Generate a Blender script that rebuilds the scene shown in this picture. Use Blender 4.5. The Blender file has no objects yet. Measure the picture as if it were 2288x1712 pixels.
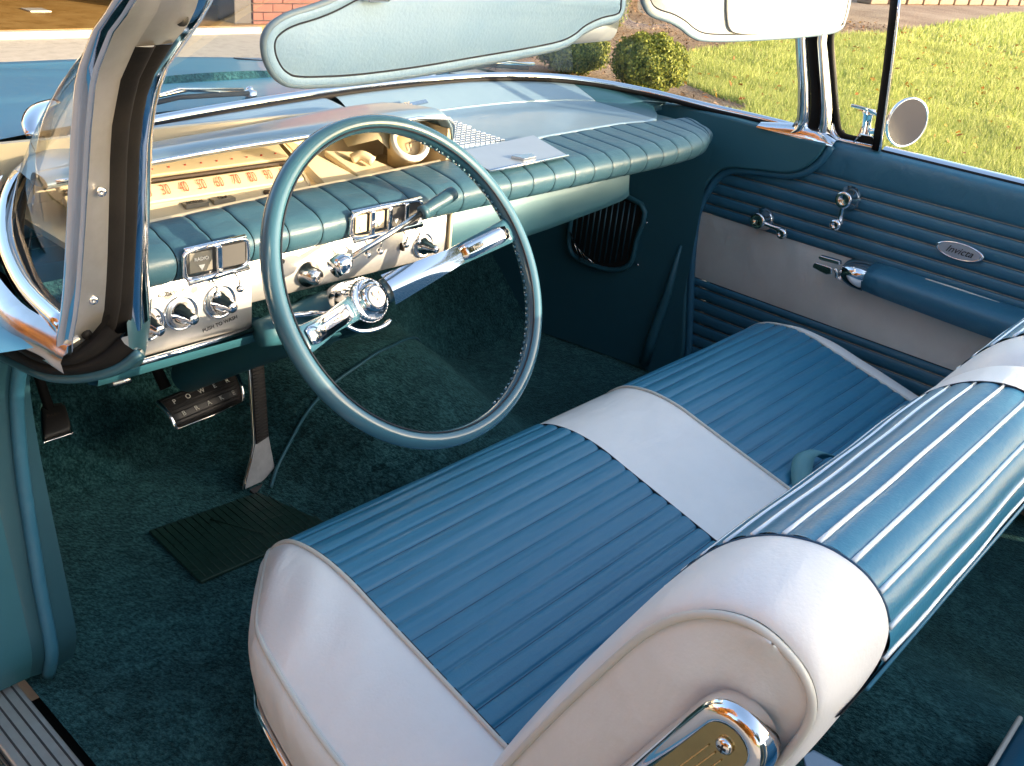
import bpy, bmesh, math, random
import numpy as np
from mathutils import Vector, Matrix
random.seed(7); rng = np.random.default_rng(11)
SC = bpy.context.scene
COL = SC.collection

# ------------------------------------------------------------------ camera
YAW, PITCH, ROLL, FOC = .883, .4607, .1131, 2173.0
cam_d = bpy.data.cameras.new("camera"); cam = bpy.data.objects.new("camera", cam_d); COL.objects.link(cam)
fw = Vector((math.sin(YAW)*math.cos(PITCH), math.cos(YAW)*math.cos(PITCH), -math.sin(PITCH)))
rx = Vector((math.cos(YAW), -math.sin(YAW), 0)); up = rx.cross(fw)
rx2 = rx*math.cos(ROLL) + up*math.sin(ROLL); up2 = -rx*math.sin(ROLL) + up*math.cos(ROLL)
m = Matrix((rx2, up2, -fw)).transposed().to_4x4(); m.translation = Vector((-1.160, -.836, 1.291))
cam.matrix_world = m
cam_d.sensor_width = 36; cam_d.lens = FOC/2288*36; cam_d.clip_start = .02; cam_d.clip_end = 600
SC.camera = cam

# ------------------------------------------------------------------ light
SUN_EL = math.radians(11.5)
SD = Vector((-.50, .866, 0)).normalized()          # where the light travels to, on the ground
TR = Vector((SD.x*math.cos(SUN_EL), SD.y*math.cos(SUN_EL), -math.sin(SUN_EL)))
w = bpy.data.worlds.new("World"); SC.world = w; w.use_nodes = True
nt = w.node_tree; nt.nodes.clear()
sky = nt.nodes.new("ShaderNodeTexSky"); sky.sky_type = 'NISHITA'; sky.sun_disc = False
sky.sun_elevation = SUN_EL; sky.sun_rotation = math.atan2(-TR.x, -TR.y)
sky.air_density = 1.0; sky.dust_density = 2.4; sky.ozone_density = 1.0
bg = nt.nodes.new("ShaderNodeBackground"); bg.inputs[1].default_value = .15
wo = nt.nodes.new("ShaderNodeOutputWorld")
nt.links.new(sky.outputs[0], bg.inputs[0]); nt.links.new(bg.outputs[0], wo.inputs[0])
sd = bpy.data.lights.new("sun", 'SUN'); sd.energy = 2.7; sd.angle = math.radians(.5); sd.color = (1, .80, .56)
so = bpy.data.objects.new("sun", sd); COL.objects.link(so)
so.rotation_euler = TR.to_track_quat('-Z', 'Y').to_euler()
so.location = (6, -10, 8)
SC.view_settings.view_transform = 'Standard'; SC.view_settings.look = 'None'
SC.view_settings.exposure = 2.25; SC.view_settings.gamma = 1; SC.view_settings.use_curve_mapping = False
SC.render.engine = 'CYCLES'
SC.cycles.use_denoising = True
SC.cycles.max_bounces = 8; SC.cycles.transparent_max_bounces = 12; SC.cycles.caustics_reflective = False; SC.cycles.caustics_refractive = False
SC.cycles.sample_clamp_indirect = 6

# ------------------------------------------------------------------ helpers
def lnk(o, parent=None):
    COL.objects.link(o)
    if parent is not None: o.parent = parent
    return o
def tag(o, label=None, cat=None, group=None, kind=None):
    if label: o['label'] = label
    if cat: o['category'] = cat
    if group: o['group'] = group
    if kind: o['kind'] = kind
    return o
def thing(name, loc, label, cat, group=None):
    o = bpy.data.objects.new(name, None); o.location = loc; o.empty_display_size = .05
    COL.objects.link(o); return tag(o, label, cat, group)
def wld(o):
    p = Vector((0, 0, 0)); x = o
    while x is not None: p = p + x.location; x = x.parent
    return p
def mk(name, V, F, mat, parent=None, smooth=True, bevel=0, sub=0, solid=0, seg=2, kind=None, ang=None):
    off = wld(parent) if parent is not None else Vector((0, 0, 0))
    me = bpy.data.meshes.new(name)
    me.from_pydata([(v[0]-off.x, v[1]-off.y, v[2]-off.z) for v in V], [], F)
    me.update()
    bm = bmesh.new(); bm.from_mesh(me); bmesh.ops.remove_doubles(bm, verts=bm.verts, dist=1e-6)
    bmesh.ops.recalc_face_normals(bm, faces=bm.faces); bm.to_mesh(me); bm.free()
    if smooth: me.polygons.foreach_set("use_smooth", [True]*len(me.polygons))
    if mat: me.materials.append(mat)
    o = bpy.data.objects.new(name, me); lnk(o, parent)
    if solid: md = o.modifiers.new("s", 'SOLIDIFY'); md.thickness = solid; md.offset = 0
    if bevel:
        md = o.modifiers.new("b", 'BEVEL'); md.width = bevel; md.segments = seg; md.limit_method = 'ANGLE'; md.angle_limit = math.radians(30)
        md.harden_normals = True
    if sub: md = o.modifiers.new("u", 'SUBSURF'); md.levels = sub; md.render_levels = sub
    if kind: o['kind'] = kind
    return o
def loft(name, secs, mat, parent=None, closed=False, caps=False, **k):
    n = len(secs[0]); V = [p for s in secs for p in s]; F = []
    for i in range(len(secs)-1):
        for j in range(n if closed else n-1):
            a = i*n+j; b = i*n+(j+1) % n; F.append((a, b, b+n, a+n))
    if caps:
        F.append(tuple(range(n))); F.append(tuple(range((len(secs)-1)*n, len(secs)*n)))
    return mk(name, V, F, mat, parent, **k)
def cr(P, n=8, closed=False):
    """Catmull-Rom through P (any dimension)."""
    P = [np.array(p, float) for p in P]; out = []; N = len(P)
    rngi = range(N if closed else N-1)
    for i in rngi:
        p1, p2 = P[i], P[(i+1) % N]
        p0 = P[(i-1) % N] if (closed or i > 0) else 2*p1-p2
        p3 = P[(i+2) % N] if (closed or i < N-2) else 2*p2-p1
        for k in range(n):
            t = k/n
            out.append(.5*((2*p1)+(-p0+p2)*t+(2*p0-5*p1+4*p2-p3)*t*t+(-p0+3*p1-3*p2+p3)*t**3))
    if not closed: out.append(P[-1])
    return out
def frames(P, closed=False):
    P = [Vector(p) for p in P]; N = len(P); T = []
    for i in range(N):
        a = P[(i-1) % N] if (closed or i > 0) else P[i]; b = P[(i+1) % N] if (closed or i < N-1) else P[i]
        T.append((b-a).normalized())
    ref = Vector((0, 0, 1)) if abs(T[0].z) < .9 else Vector((1, 0, 0))
    U = []; u = (ref - T[0]*ref.dot(T[0])).normalized()
    for t in T:
        u = (u - t*u.dot(t)).normalized(); U.append(u)
    return P, T, U
def tube(name, P, r, mat, parent=None, closed=False, n=10, caps=True, flat=1.0, **k):
    P, T, U = frames(P, closed); S = []
    for i, p in enumerate(P):
        rr = r[i] if isinstance(r, (list, tuple)) else r
        v = T[i].cross(U[i])
        S.append([tuple(p + U[i]*math.cos(a)*rr*flat + v*math.sin(a)*rr) for a in [2*math.pi*q/n for q in range(n)]])
    if closed: S.append(S[0])
    return loft(name, S, mat, parent, closed=True, caps=caps and not closed, **k)
def lathe(name, prof, org, axis, mat, parent=None, n=28, cap=True, squash=1, **k):
    """prof: list of (radius, height along axis)"""
    ax = Vector(axis).normalized(); u = ax.orthogonal().normalized(); v = ax.cross(u); o = Vector(org); S = []
    for r, h in prof:
        S.append([tuple(o + ax*h + u*math.cos(a)*max(r, 1e-5)*squash + v*math.sin(a)*max(r, 1e-5)) for a in [2*math.pi*q/n for q in range(n)]])
    return loft(name, S, mat, parent, closed=True, caps=cap, **k)
def prism(name, pts, vec, mat, parent=None, **k):
    """closed 3D outline pushed along vec"""
    v = Vector(vec); A = [Vector(p) for p in pts]; n = len(A)
    V = [tuple(p) for p in A] + [tuple(p+v) for p in A]
    F = [tuple(range(n)), tuple(range(n, 2*n))] + [(i, (i+1) % n, n+(i+1) % n, n+i) for i in range(n)]
    return mk(name, V, F, mat, parent, **k)
def box(name, a, b, mat, parent=None, **k):
    x0, y0, z0 = a; x1, y1, z1 = b
    k.setdefault('smooth', False)
    return prism(name, [(x0, y0, z0), (x1, y0, z0), (x1, y1, z0), (x0, y1, z0)], (0, 0, z1-z0), mat, parent, **k)
def txt(name, body, loc, xdir, ydir, size, mat, parent=None, ext=.0004, shear=0, sx=1, align='CENTER', off=0):
    c = bpy.data.curves.new(name, 'FONT'); c.body = body; c.size = size; c.extrude = ext; c.align_x = align; c.align_y = 'CENTER'; c.shear = shear; c.offset = off*size
    o = bpy.data.objects.new(name, c); COL.objects.link(o)
    dg = bpy.context.evaluated_depsgraph_get(); dg.update()
    me = bpy.data.meshes.new_from_object(o.evaluated_get(dg)); bpy.data.objects.remove(o)
    x = Vector(xdir).normalized(); y = Vector(ydir); y = (y-x*y.dot(x)).normalized(); z = x.cross(y)
    M = Matrix((x*sx, y, z)).transposed().to_4x4(); o0 = wld(parent) if parent else Vector((0, 0, 0))
    M.translation = Vector(loc)-o0
    me.transform(M); me.materials.clear(); me.materials.append(mat)
    return lnk(bpy.data.objects.new(name, me), parent)

# ------------------------------------------------------------------ materials
def pm(name, col, rough=.5, metal=0, spec=.5, coat=0, bump=None, var=None, **kw):
    m = bpy.data.materials.new(name); m.use_nodes = True; nt = m.node_tree; b = nt.nodes["Principled BSDF"]
    b.inputs["Base Color"].default_value = (*col, 1); b.inputs["Roughness"].default_value = rough
    b.inputs["Metallic"].default_value = metal; b.inputs["Specular IOR Level"].default_value = spec
    b.inputs["Coat Weight"].default_value = coat; b.inputs["Coat Roughness"].default_value = .08
    tc = nt.nodes.new("ShaderNodeTexCoord")
    if var:                       # (scale, amount, second colour)
        n = nt.nodes.new("ShaderNodeTexNoise"); n.inputs["Scale"].default_value = var[0]; n.inputs["Detail"].default_value = 6; n.inputs["Roughness"].default_value = .65
        r = nt.nodes.new("ShaderNodeMapRange"); r.inputs[1].default_value = .35; r.inputs[2].default_value = .68; r.inputs[3].default_value = 0; r.inputs[4].default_value = var[1]
        x = nt.nodes.new("ShaderNodeMix"); x.data_type = 'RGBA'; x.inputs[6].default_value = (*col, 1); x.inputs[7].default_value = (*var[2], 1)
        nt.links.new(tc.outputs["Object"], n.inputs[0]); nt.links.new(n.outputs[0], r.inputs[0]); nt.links.new(r.outputs[0], x.inputs[0]); nt.links.new(x.outputs[2], b.inputs["Base Color"])
        r2 = nt.nodes.new("ShaderNodeMapRange"); r2.inputs[3].default_value = max(0, rough-.06); r2.inputs[4].default_value = min(1, rough+.1)
        nt.links.new(n.outputs[0], r2.inputs[0]); nt.links.new(r2.outputs[0], b.inputs["Roughness"])
    if bump:                      # (scale, strength, distance[, big scale, big distance])
        n = nt.nodes.new("ShaderNodeTexNoise"); n.inputs["Scale"].default_value = bump[0]; n.inputs["Detail"].default_value = 4
        bp = nt.nodes.new("ShaderNodeBump"); bp.inputs["Strength"].default_value = bump[1]; bp.inputs["Distance"].default_value = bump[2]
        nt.links.new(tc.outputs["Object"], n.inputs[0]); nt.links.new(n.outputs[0], bp.inputs["Height"]); nt.links.new(bp.outputs[0], b.inputs["Normal"])
        if len(bump) > 3:
            mp_ = nt.nodes.new("ShaderNodeMapping"); mp_.inputs["Scale"].default_value = (1, 2.2, 1.4)
            n2 = nt.nodes.new("ShaderNodeTexNoise"); n2.inputs["Scale"].default_value = bump[3]; n2.inputs["Detail"].default_value = 3; n2.inputs["Distortion"].default_value = .4
            b2 = nt.nodes.new("ShaderNodeBump"); b2.inputs["Strength"].default_value = 1; b2.inputs["Distance"].default_value = bump[4]
            nt.links.new(tc.outputs["Object"], mp_.inputs[0]); nt.links.new(mp_.outputs[0], n2.inputs[0]); nt.links.new(n2.outputs[0], b2.inputs["Height"]); nt.links.new(b2.outputs[0], bp.inputs["Normal"])
    return m
M = {}
M['blue'] = pm("blue_vinyl", (.029, .168, .275), .36, 0, .45, bump=(380, .35, .0008, 11, .0022), var=(9, .8, (.038, .185, .292)))
M['white'] = pm("white_vinyl", (.85, .825, .79), .40, 0, .4, bump=(330, .35, .0008, 8, .0045), var=(5, .5, (.70, .69, .66)))
M['side_white'] = pm("white_vinyl_side", (.76, .775, .745), .42, 0, .4, bump=(330, .35, .0008, 7, .006), var=(7, .6, (.64, .63, .58)))
M['cream'] = pm("cream_piping", (.62, .60, .53), .4)
M['navy'] = pm("navy_seam_and_shade", (.014, .065, .13), .6)
M['thread'] = pm("dark_seam", (.01, .015, .025), .8)
M['teal_pad'] = pm("teal_pad_vinyl", (.030, .086, .120), .42, 0, .5, bump=(450, .4, .0006, 14, .003), var=(14, .5, (.035, .097, .132)))
M['teal'] = pm("teal_enamel", (.030, .098, .130), .32, .25, .5, coat=.3, bump=(900, .05, .0002), var=(6, .4, (.035, .11, .145)))
M['teal_dark'] = pm("teal_inner", (.028, .115, .150), .45, 0, .4, bump=(500, .2, .0004), var=(8, .5, (.034, .13, .165)))
M['paint'] = pm("car_paint", (.080, .330, .460), .40, .10, .4, coat=.25, var=(3, .3, (.088, .345, .475)))
M['wheel'] = pm("wheel_plastic", (.042, .125, .172), .24, 0, .5, coat=.4)
M['door_blue'] = pm("door_vinyl", (.030, .128, .198), .38, 0, .45, bump=(400, .35, .0008, 12, .004), var=(9, .5, (.037, .142, .215)))
M['door_white'] = pm("door_white_vinyl", (.64, .63, .58), .5, 0, .3, bump=(500, .5, .0008, 7, .006), var=(11, .6, (.56, .55, .51)))
M['chrome'] = pm("chrome", (.80, .80, .82), .07, 1)
M['chrome_worn'] = pm("worn_chrome", (.72, .70, .68), .17, 1, var=(22, .8, (.55, .52, .48)))
M['plate'] = pm("dull_plated_steel", (.62, .58, .53), .36, .85, var=(18, .9, (.50, .46, .40)))
M['brushed'] = pm("brushed_aluminium", (.74, .73, .70), .40, .75, var=(30, .6, (.58, .56, .54)))
M['silver'] = pm("silver_paint", (.42, .48, .54), .42, .6, var=(20, .5, (.38, .44, .50)))
M['rubber'] = pm("black_rubber", (.006, .0055, .0055), .62, 0, .4, bump=(140, .4, .001), var=(30, .8, (.014, .012, .011)))
M['rubber'].node_tree.nodes["Principled BSDF"].inputs["Specular IOR Level"].default_value = .18
M['pedal'] = pm("pedal_rubber", (.020, .018, .017), .5, bump=(300, .3, .0005))
M['ivory'] = pm("ivory_plastic", (.70, .58, .38), .45, var=(12, .6, (.64, .52, .33)))
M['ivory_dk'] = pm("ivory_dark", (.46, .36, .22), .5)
M['brown'] = pm("dark_brown", (.06, .04, .03), .6)
M['red'] = pm("red_numeral", (.60, .06, .02), .5)
M['black'] = pm("black_paint", (.01, .01, .01), .6)
M['grey_lbl'] = pm("grey_label", (.20, .19, .16), .5)
M['copper'] = pm("faded_copper", (.55, .36, .26), .35, .5)
M['print'] = pm("dark_print", (.05, .05, .05), .6)
M['visor'] = pm("visor_vinyl", (.20, .335, .48), .48, 0, .35, bump=(260, .5, .0012), var=(10, .9, (.235, .365, .50)))
M['visor_sunlit'] = pm("visor_sunlit_vinyl", (.50, .53, .53), .48, 0, .35, bump=(260, .5, .0012), var=(10, .9, (.45, .48, .49)))  # same vinyl as the driver's visor, with sunlight put into the colour
M['dash_metal'] = pm("dash_enamel_glare", (.22, .32, .39), .30, .30, .5, coat=.3, var=(9, .6, (.19, .285, .355)))  # teal enamel lightened to stand in for grazing sky glare
M['visor_edge'] = pm("visor_binding", (.14, .21, .27), .45, bump=(200, .4, .001))
M['vanity'] = pm("vanity_plate", (.82, .80, .76), .12, .0, .8, coat=.6)
M['alu'] = pm("dull_aluminium", (.55, .55, .55), .42, .35, var=(40, .8, (.38, .38, .38)))
M['belt'] = pm("turquoise_webbing", (.10, .27, .30), .6, bump=(900, .6, .0006))
M['welt'] = pm("door_welt", (.42, .38, .30), .38, .5, var=(60, .9, (.20, .22, .22)))
M['backing'] = pm("dark_seat_backing", (.006, .018, .026), .85, bump=(200, .5, .002))
M['mirror'] = pm("mirror_glass", (.17, .165, .185), .12, 1)
M['ridge_shine'] = pm("pale_ridge_shine", (.80, .86, .88), .08, 0, .8, coat=1)  # pale base stands in for the sky's highlight on the backrest ridges
M['brickm'] = pm("brick", (.22, .085, .055), .85, bump=(60, .8, .006), var=(9, .9, (.20, .07, .045)))
M['edge_stone'] = pm("edging_stone", (.20, .14, .10), .9, bump=(30, .9, .01), var=(6, .9, (.30, .22, .16)))
M['mortar'] = pm("mortar", (.30, .26, .22), .9, bump=(90, .6, .004))
M['wood'] = pm("painted_trim", (.40, .36, .31), .6)
M['bark'] = pm("bark", (.09, .065, .045), .9, bump=(30, .9, .02))
M['gar_dark'] = pm("garage_wall", (.10, .085, .075), .8, var=(2, .6, (.07, .06, .05)))

def carpet(name, c1, c2, c3):
    m = bpy.data.materials.new(name); m.use_nodes = True; nt = m.node_tree; b = nt.nodes["Principled BSDF"]
    b.inputs["Roughness"].default_value = .95; b.inputs["Specular IOR Level"].default_value = .12
    b.inputs["Sheen Weight"].default_value = .3; b.inputs["Sheen Roughness"].default_value = .4; b.inputs["Sheen Tint"].default_value = (.3, .75, .72, 1)
    N = nt.nodes.new; L = nt.links.new; tc = N("ShaderNodeTexCoord")
    mp_ = N("ShaderNodeMapping"); mp_.inputs["Scale"].default_value = (1, .55, 1); mp_.inputs["Rotation"].default_value = (0, 0, .5); L(tc.outputs["Object"], mp_.inputs[0])
    n = N("ShaderNodeTexNoise"); n.inputs["Scale"].default_value = 210; n.inputs["Detail"].default_value = 3; n.inputs["Roughness"].default_value = .75; L(mp_.outputs[0], n.inputs[0])
    n3 = N("ShaderNodeTexNoise"); n3.inputs["Scale"].default_value = 42; n3.inputs["Detail"].default_value = 4; n3.inputs["Distortion"].default_value = .8; L(tc.outputs["Object"], n3.inputs[0])
    n2 = N("ShaderNodeTexNoise"); n2.inputs["Scale"].default_value = 5; n2.inputs["Detail"].default_value = 4; n2.inputs["Distortion"].default_value = .6; L(tc.outputs["Object"], n2.inputs[0])
    ad = N("ShaderNodeMath"); ad.operation = 'MULTIPLY_ADD'; ad.inputs[1].default_value = .45; ad.inputs[2].default_value = -.225; L(n3.outputs[0], ad.inputs[0])
    ad2 = N("ShaderNodeMath"); L(n.outputs[0], ad2.inputs[0]); L(ad.outputs[0], ad2.inputs[1])
    rp = N("ShaderNodeValToRGB"); e = rp.color_ramp.elements
    e[0].position = .36; e[0].color = (*c1, 1); e[1].position = .68; e[1].color = (*c3, 1); q = e.new(.52); q.color = (*c2, 1); L(ad2.outputs[0], rp.inputs[0])
    mx = N("ShaderNodeMix"); mx.data_type = 'RGBA'; mx.blend_type = 'MULTIPLY'; mx.inputs[0].default_value = .9
    r = N("ShaderNodeMapRange"); r.inputs[1].default_value = .32; r.inputs[2].default_value = .68; r.inputs[3].default_value = .55; r.inputs[4].default_value = 1.3; L(n2.outputs[0], r.inputs[0])
    bp = N("ShaderNodeBump"); bp.inputs["Strength"].default_value = 1; bp.inputs["Distance"].default_value = .007; L(ad2.outputs[0], bp.inputs["Height"])
    L(rp.outputs[0], mx.inputs[6]); L(r.outputs[0], mx.inputs[7]); L(mx.outputs[2], b.inputs["Base Color"]); L(bp.outputs[0], b.inputs["Normal"])
    return m
M['carpet'] = carpet("teal_carpet", (.006, .028, .031), (.022, .084, .090), (.058, .170, .172))
M['mat'] = pm("dark_green_mat", (.012, .040, .030), .48, 0, .35, bump=(260, .5, .001, 14, .006), var=(4, .6, (.016, .045, .034)))
def glassm(name, tint, refl):
    m = bpy.data.materials.new(name); m.use_nodes = True; nt = m.node_tree; nt.nodes.clear()
    o = nt.nodes.new("ShaderNodeOutputMaterial"); t = nt.nodes.new("ShaderNodeBsdfTransparent"); t.inputs[0].default_value = (*tint, 1)
    g = nt.nodes.new("ShaderNodeBsdfGlossy"); g.inputs["Roughness"].default_value = .01
    f = nt.nodes.new("ShaderNodeLayerWeight"); f.inputs[0].default_value = .5
    p = nt.nodes.new("ShaderNodeMath"); p.operation = 'POWER'; p.inputs[1].default_value = 5
    q = nt.nodes.new("ShaderNodeMath"); q.operation = 'MULTIPLY_ADD'; q.inputs[1].default_value = refl; q.inputs[2].default_value = .06
    x = nt.nodes.new("ShaderNodeMixShader"); L = nt.links.new
    L(f.outputs["Facing"], p.inputs[0]); L(p.outputs[0], q.inputs[0]); L(q.outputs[0], x.inputs[0]); L(t.outputs[0], x.inputs[1]); L(g.outputs[0], x.inputs[2]); L(x.outputs[0], o.inputs[0])
    return m
M['glass'] = glassm("window_glass", (.94, .97, .96), .75)
def ground_mat(name, stops, scale, bump, rough=.9, scale2=.7):
    m = bpy.data.materials.new(name); m.use_nodes = True; nt = m.node_tree; b = nt.nodes["Principled BSDF"]; b.inputs["Roughness"].default_value = rough
    b.inputs["Specular IOR Level"].default_value = .2
    tc = nt.nodes.new("ShaderNodeTexCoord"); n = nt.nodes.new("ShaderNodeTexNoise"); n.inputs["Scale"].default_value = scale; n.inputs["Detail"].default_value = 8; n.inputs["Roughness"].default_value = .7
    n2 = nt.nodes.new("ShaderNodeTexNoise"); n2.inputs["Scale"].default_value = scale2; n2.inputs["Detail"].default_value = 3
    ad = nt.nodes.new("ShaderNodeMath"); ad.operation = 'MULTIPLY_ADD'; ad.inputs[1].default_value = .35
    rp = nt.nodes.new("ShaderNodeValToRGB"); e = rp.color_ramp.elements
    while len(e) > 1: e.remove(e[-1])
    e[0].position = stops[0][0]; e[0].color = (*stops[0][1], 1)
    for p, c in stops[1:]: q = e.new(p); q.color = (*c, 1)
    bp = nt.nodes.new("ShaderNodeBump"); bp.inputs["Strength"].default_value = .7; bp.inputs["Distance"].default_value = bump
    L = nt.links.new; L(tc.outputs["Object"], n.inputs[0]); L(tc.outputs["Object"], n2.inputs[0])
    L(n2.outputs[0], ad.inputs[0]); L(n.outputs[0], ad.inputs[2]); L(ad.outputs[0], rp.inputs[0]); L(rp.outputs[0], b.inputs["Base Color"]); L(n.outputs[0], bp.inputs["Height"]); L(bp.outputs[0], b.inputs["Normal"])
    return m
M['soil'] = ground_mat("lawn_soil", [(.45, (.12, .14, .04)), (.62, (.24, .28, .08)), (.8, (.36, .36, .15))], 30, .02)
M['drive'] = ground_mat("driveway_concrete", [(.45, (.34, .31, .27)), (.65, (.45, .42, .37)), (.85, (.50, .47, .42))], 12, .004)
M['mulch'] = ground_mat("mulch", [(.45, (.08, .05, .035)), (.6, (.24, .16, .11)), (.75, (.42, .31, .22)), (.9, (.5, .4, .3))], 40, .03)
M['gfloor'] = ground_mat("garage_floor", [(.45, (.16, .085, .02)), (.65, (.26, .15, .045)), (.85, (.32, .2, .07))], 6, .003, .45)
def leafm(name, c1, c2, tr=.3):
    m = bpy.data.materials.new(name); m.use_nodes = True; nt = m.node_tree; b = nt.nodes["Principled BSDF"]; b.inputs["Roughness"].default_value = .55
    b.inputs["Specular IOR Level"].default_value = .3
    gi = nt.nodes.new("ShaderNodeNewGeometry"); x = nt.nodes.new("ShaderNodeMix"); x.data_type = 'RGBA'
    x.inputs[6].default_value = (*c1, 1); x.inputs[7].default_value = (*c2, 1)
    nt.links.new(gi.outputs["Random Per Island"], x.inputs[0]); nt.links.new(x.outputs[2], b.inputs["Base Color"])
    t = nt.nodes.new("ShaderNodeBsdfTranslucent"); nt.links.new(x.outputs[2], t.inputs[0]); ms = nt.nodes.new("ShaderNodeMixShader"); ms.inputs[0].default_value = tr
    o = nt.nodes["Material Output"]; nt.links.new(b.outputs[0], ms.inputs[1]); nt.links.new(t.outputs[0], ms.inputs[2]); nt.links.new(ms.outputs[0], o.inputs[0])
    return m
M['grass'] = leafm("grass_blade", (.26, .34, .06), (.62, .62, .24), .4)
M['boxwood'] = leafm("boxwood_leaf", (.09, .13, .02), (.36, .37, .07))
M['dryleaf'] = leafm("fallen_leaf", (.45, .28, .04), (.28, .09, .02))
M['treeleaf'] = leafm("tree_leaf", (.04, .075, .015), (.14, .13, .03))

# ================================================================== SETTING
def sheet(name, pts, z, mat):
    return tag(mk(name, [(x, y, z) for x, y in pts], [tuple(range(len(pts)))], mat, smooth=False), kind='structure')
sheet("ground", [(-250, -250), (250, -250), (250, 250), (-250, 250)], -.03, M['soil'])
LAWN = [(4.2, -14), (60, -14), (60, 5.5), (26, 7.0), (14.6, 5.5), (10, 5.3), (8.3, 5.0), (7.3, 4.75), (6.45, 3.9), (6.15, 3.35), (6.05, 3.0), (5.75, 2.85), (5.45, 3.05), (5.25, 3.4), (4.9, 3.9), (4.2, 3.4)]
sheet("lawn_ground", LAWN, -.012, M['soil'])
sheet("driveway", [(-9, -14), (4.2, -14), (4.2, 3.4), (4.9, 4.3), (5.0, 6.9), (-9, 6.9)], -.008, M['drive'])
MUL = [(4.9, 3.9), (5.25, 3.4), (5.45, 3.05), (5.75, 2.85), (6.05, 3.0), (6.15, 3.35), (6.45, 3.9), (7.3, 4.75), (8.3, 5.0), (10, 5.3), (14.6, 5.5), (26, 7.0), (60, 5.5), (60, 16), (5, 16), (5.0, 4.3)]
sheet("mulch_bed", MUL, -.004, M['mulch'])
# grass blades
def inpoly(x, y, P):
    c = np.zeros(x.shape, bool); n = len(P)
    for i in range(n):
        x1, y1 = P[i]; x2, y2 = P[(i+1) % n]
        if y1 == y2: continue
        k = ((y1 > y) != (y2 > y)) & (x < (x2-x1)*(y-y1)/(y2-y1)+x1); c ^= k
    return c
def scatter_tris(name, x, y, z, hgt, wid, mat, lean=.6, flat=False, kind='stuff'):
    n = len(x); a = rng.uniform(0, 2*np.pi, n); b = rng.uniform(0, 2*np.pi, n); l = rng.uniform(0, lean, n)*hgt
    V = np.empty((n, 3, 3)); dx = np.cos(a)*wid; dy = np.sin(a)*wid
    V[:, 0] = np.stack([x-dx, y-dy, z], 1); V[:, 1] = np.stack([x+dx, y+dy, z], 1)
    V[:, 2] = np.stack([x+np.cos(b)*l, y+np.sin(b)*l, z+hgt], 1)
    me = bpy.data.meshes.new(name); me.vertices.add(3*n); me.vertices.foreach_set("co", V.ravel()); me.loops.add(3*n)
    me.loops.foreach_set("vertex_index", np.arange(3*n, dtype=np.int32)); me.polygons.add(n); me.polygons.foreach_set("loop_start", np.arange(0, 3*n, 3, dtype=np.int32))
    me.update(calc_edges=True); me.validate(); me.materials.append(mat)
    o = bpy.data.objects.new(name, me); COL.objects.link(o); o['kind'] = kind; return o
gx = []; gy = []; gs = []
for n, (x0, x1, y0, y1), s in [(150000, (4.2, 8, -2, 5), 1), (130000, (7, 14, -3, 6), 1.5), (60000, (13, 32, -5, 7), 2.6)]:
    x = rng.uniform(x0, x1, n); y = rng.uniform(y0, y1, n); k = inpoly(x, y, LAWN)
    gx.append(x[k]); gy.append(y[k]); gs.append(np.full(k.sum(), s))
gx = np.concatenate(gx); gy = np.concatenate(gy); gs = np.concatenate(gs)
cl = .5+.5*np.sin(gx*3.1+np.sin(gy*2.3)*2)*np.sin(gy*2.7+gx)
hh = (.035+.05*rng.random(len(gx))*(.5+cl))*(.8+.2*gs)
tag(scatter_tris("grass", gx, gy, np.full(len(gx), -.012), hh, .0045*gs, M['grass'], .9), "sunlit green grass of the front lawn beyond the car", "grass")
def quads(name, C, N, size, mat, parent=None, kind=None, asp=.7, up=.0):
    """leaf quads at C facing N"""
    n = len(C); N = N/np.linalg.norm(N, axis=1, keepdims=True); r = rng.normal(size=(n, 3)); U = np.cross(N, r); U /= np.linalg.norm(U, axis=1, keepdims=True); W = np.cross(N, U)
    s = (size*(.7+.6*rng.random(n)))[:, None]; V = np.stack([C-U*s, C-W*s*asp+N*s*.15, C+U*s, C+W*s*asp+N*s*.15], 1)
    off = np.array(wld(parent)) if parent is not None else 0
    me = bpy.data.meshes.new(name); me.vertices.add(4*n); me.vertices.foreach_set("co", (V-off).ravel()); me.loops.add(4*n)
    me.loops.foreach_set("vertex_index", np.arange(4*n, dtype=np.int32)); me.polygons.add(n); me.polygons.foreach_set("loop_start", np.arange(0, 4*n, 4, dtype=np.int32))
    me.update(calc_edges=True); me.validate(); me.materials.append(mat); o = bpy.data.objects.new(name, me); lnk(o, parent)
    if kind: o['kind'] = kind
    return o
n = 900; x = rng.uniform(4.3, 16, n); y = rng.uniform(-3, 6.5, n)
C = np.stack([x, y, .03+.03*rng.random(n)], 1); N = rng.normal(size=(n, 3))*.5+np.array([0, 0, 1])
tag(quads("fallen_leaves", C, N, .028, M['dryleaf'], kind='stuff', asp=.6), "yellow and russet leaves fallen over the lawn", "leaves")
n = 9000; x = rng.uniform(4.9, 16, n); y = rng.uniform(2.8, 9, n); k = inpoly(x, y, MUL)
C = np.stack([x[k], y[k], .004+.02*rng.random(k.sum())], 1); N = rng.normal(size=(k.sum(), 3))*.5+np.array([0, 0, 1])
M['chip'] = leafm("mulch_chip", (.10, .055, .03), (.42, .27, .17), 0)
tag(quads("mulch_chips", C, N, .026, M['chip'], kind='stuff', asp=.3), "pale and brown mulch chips over the planting bed", "mulch")
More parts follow.
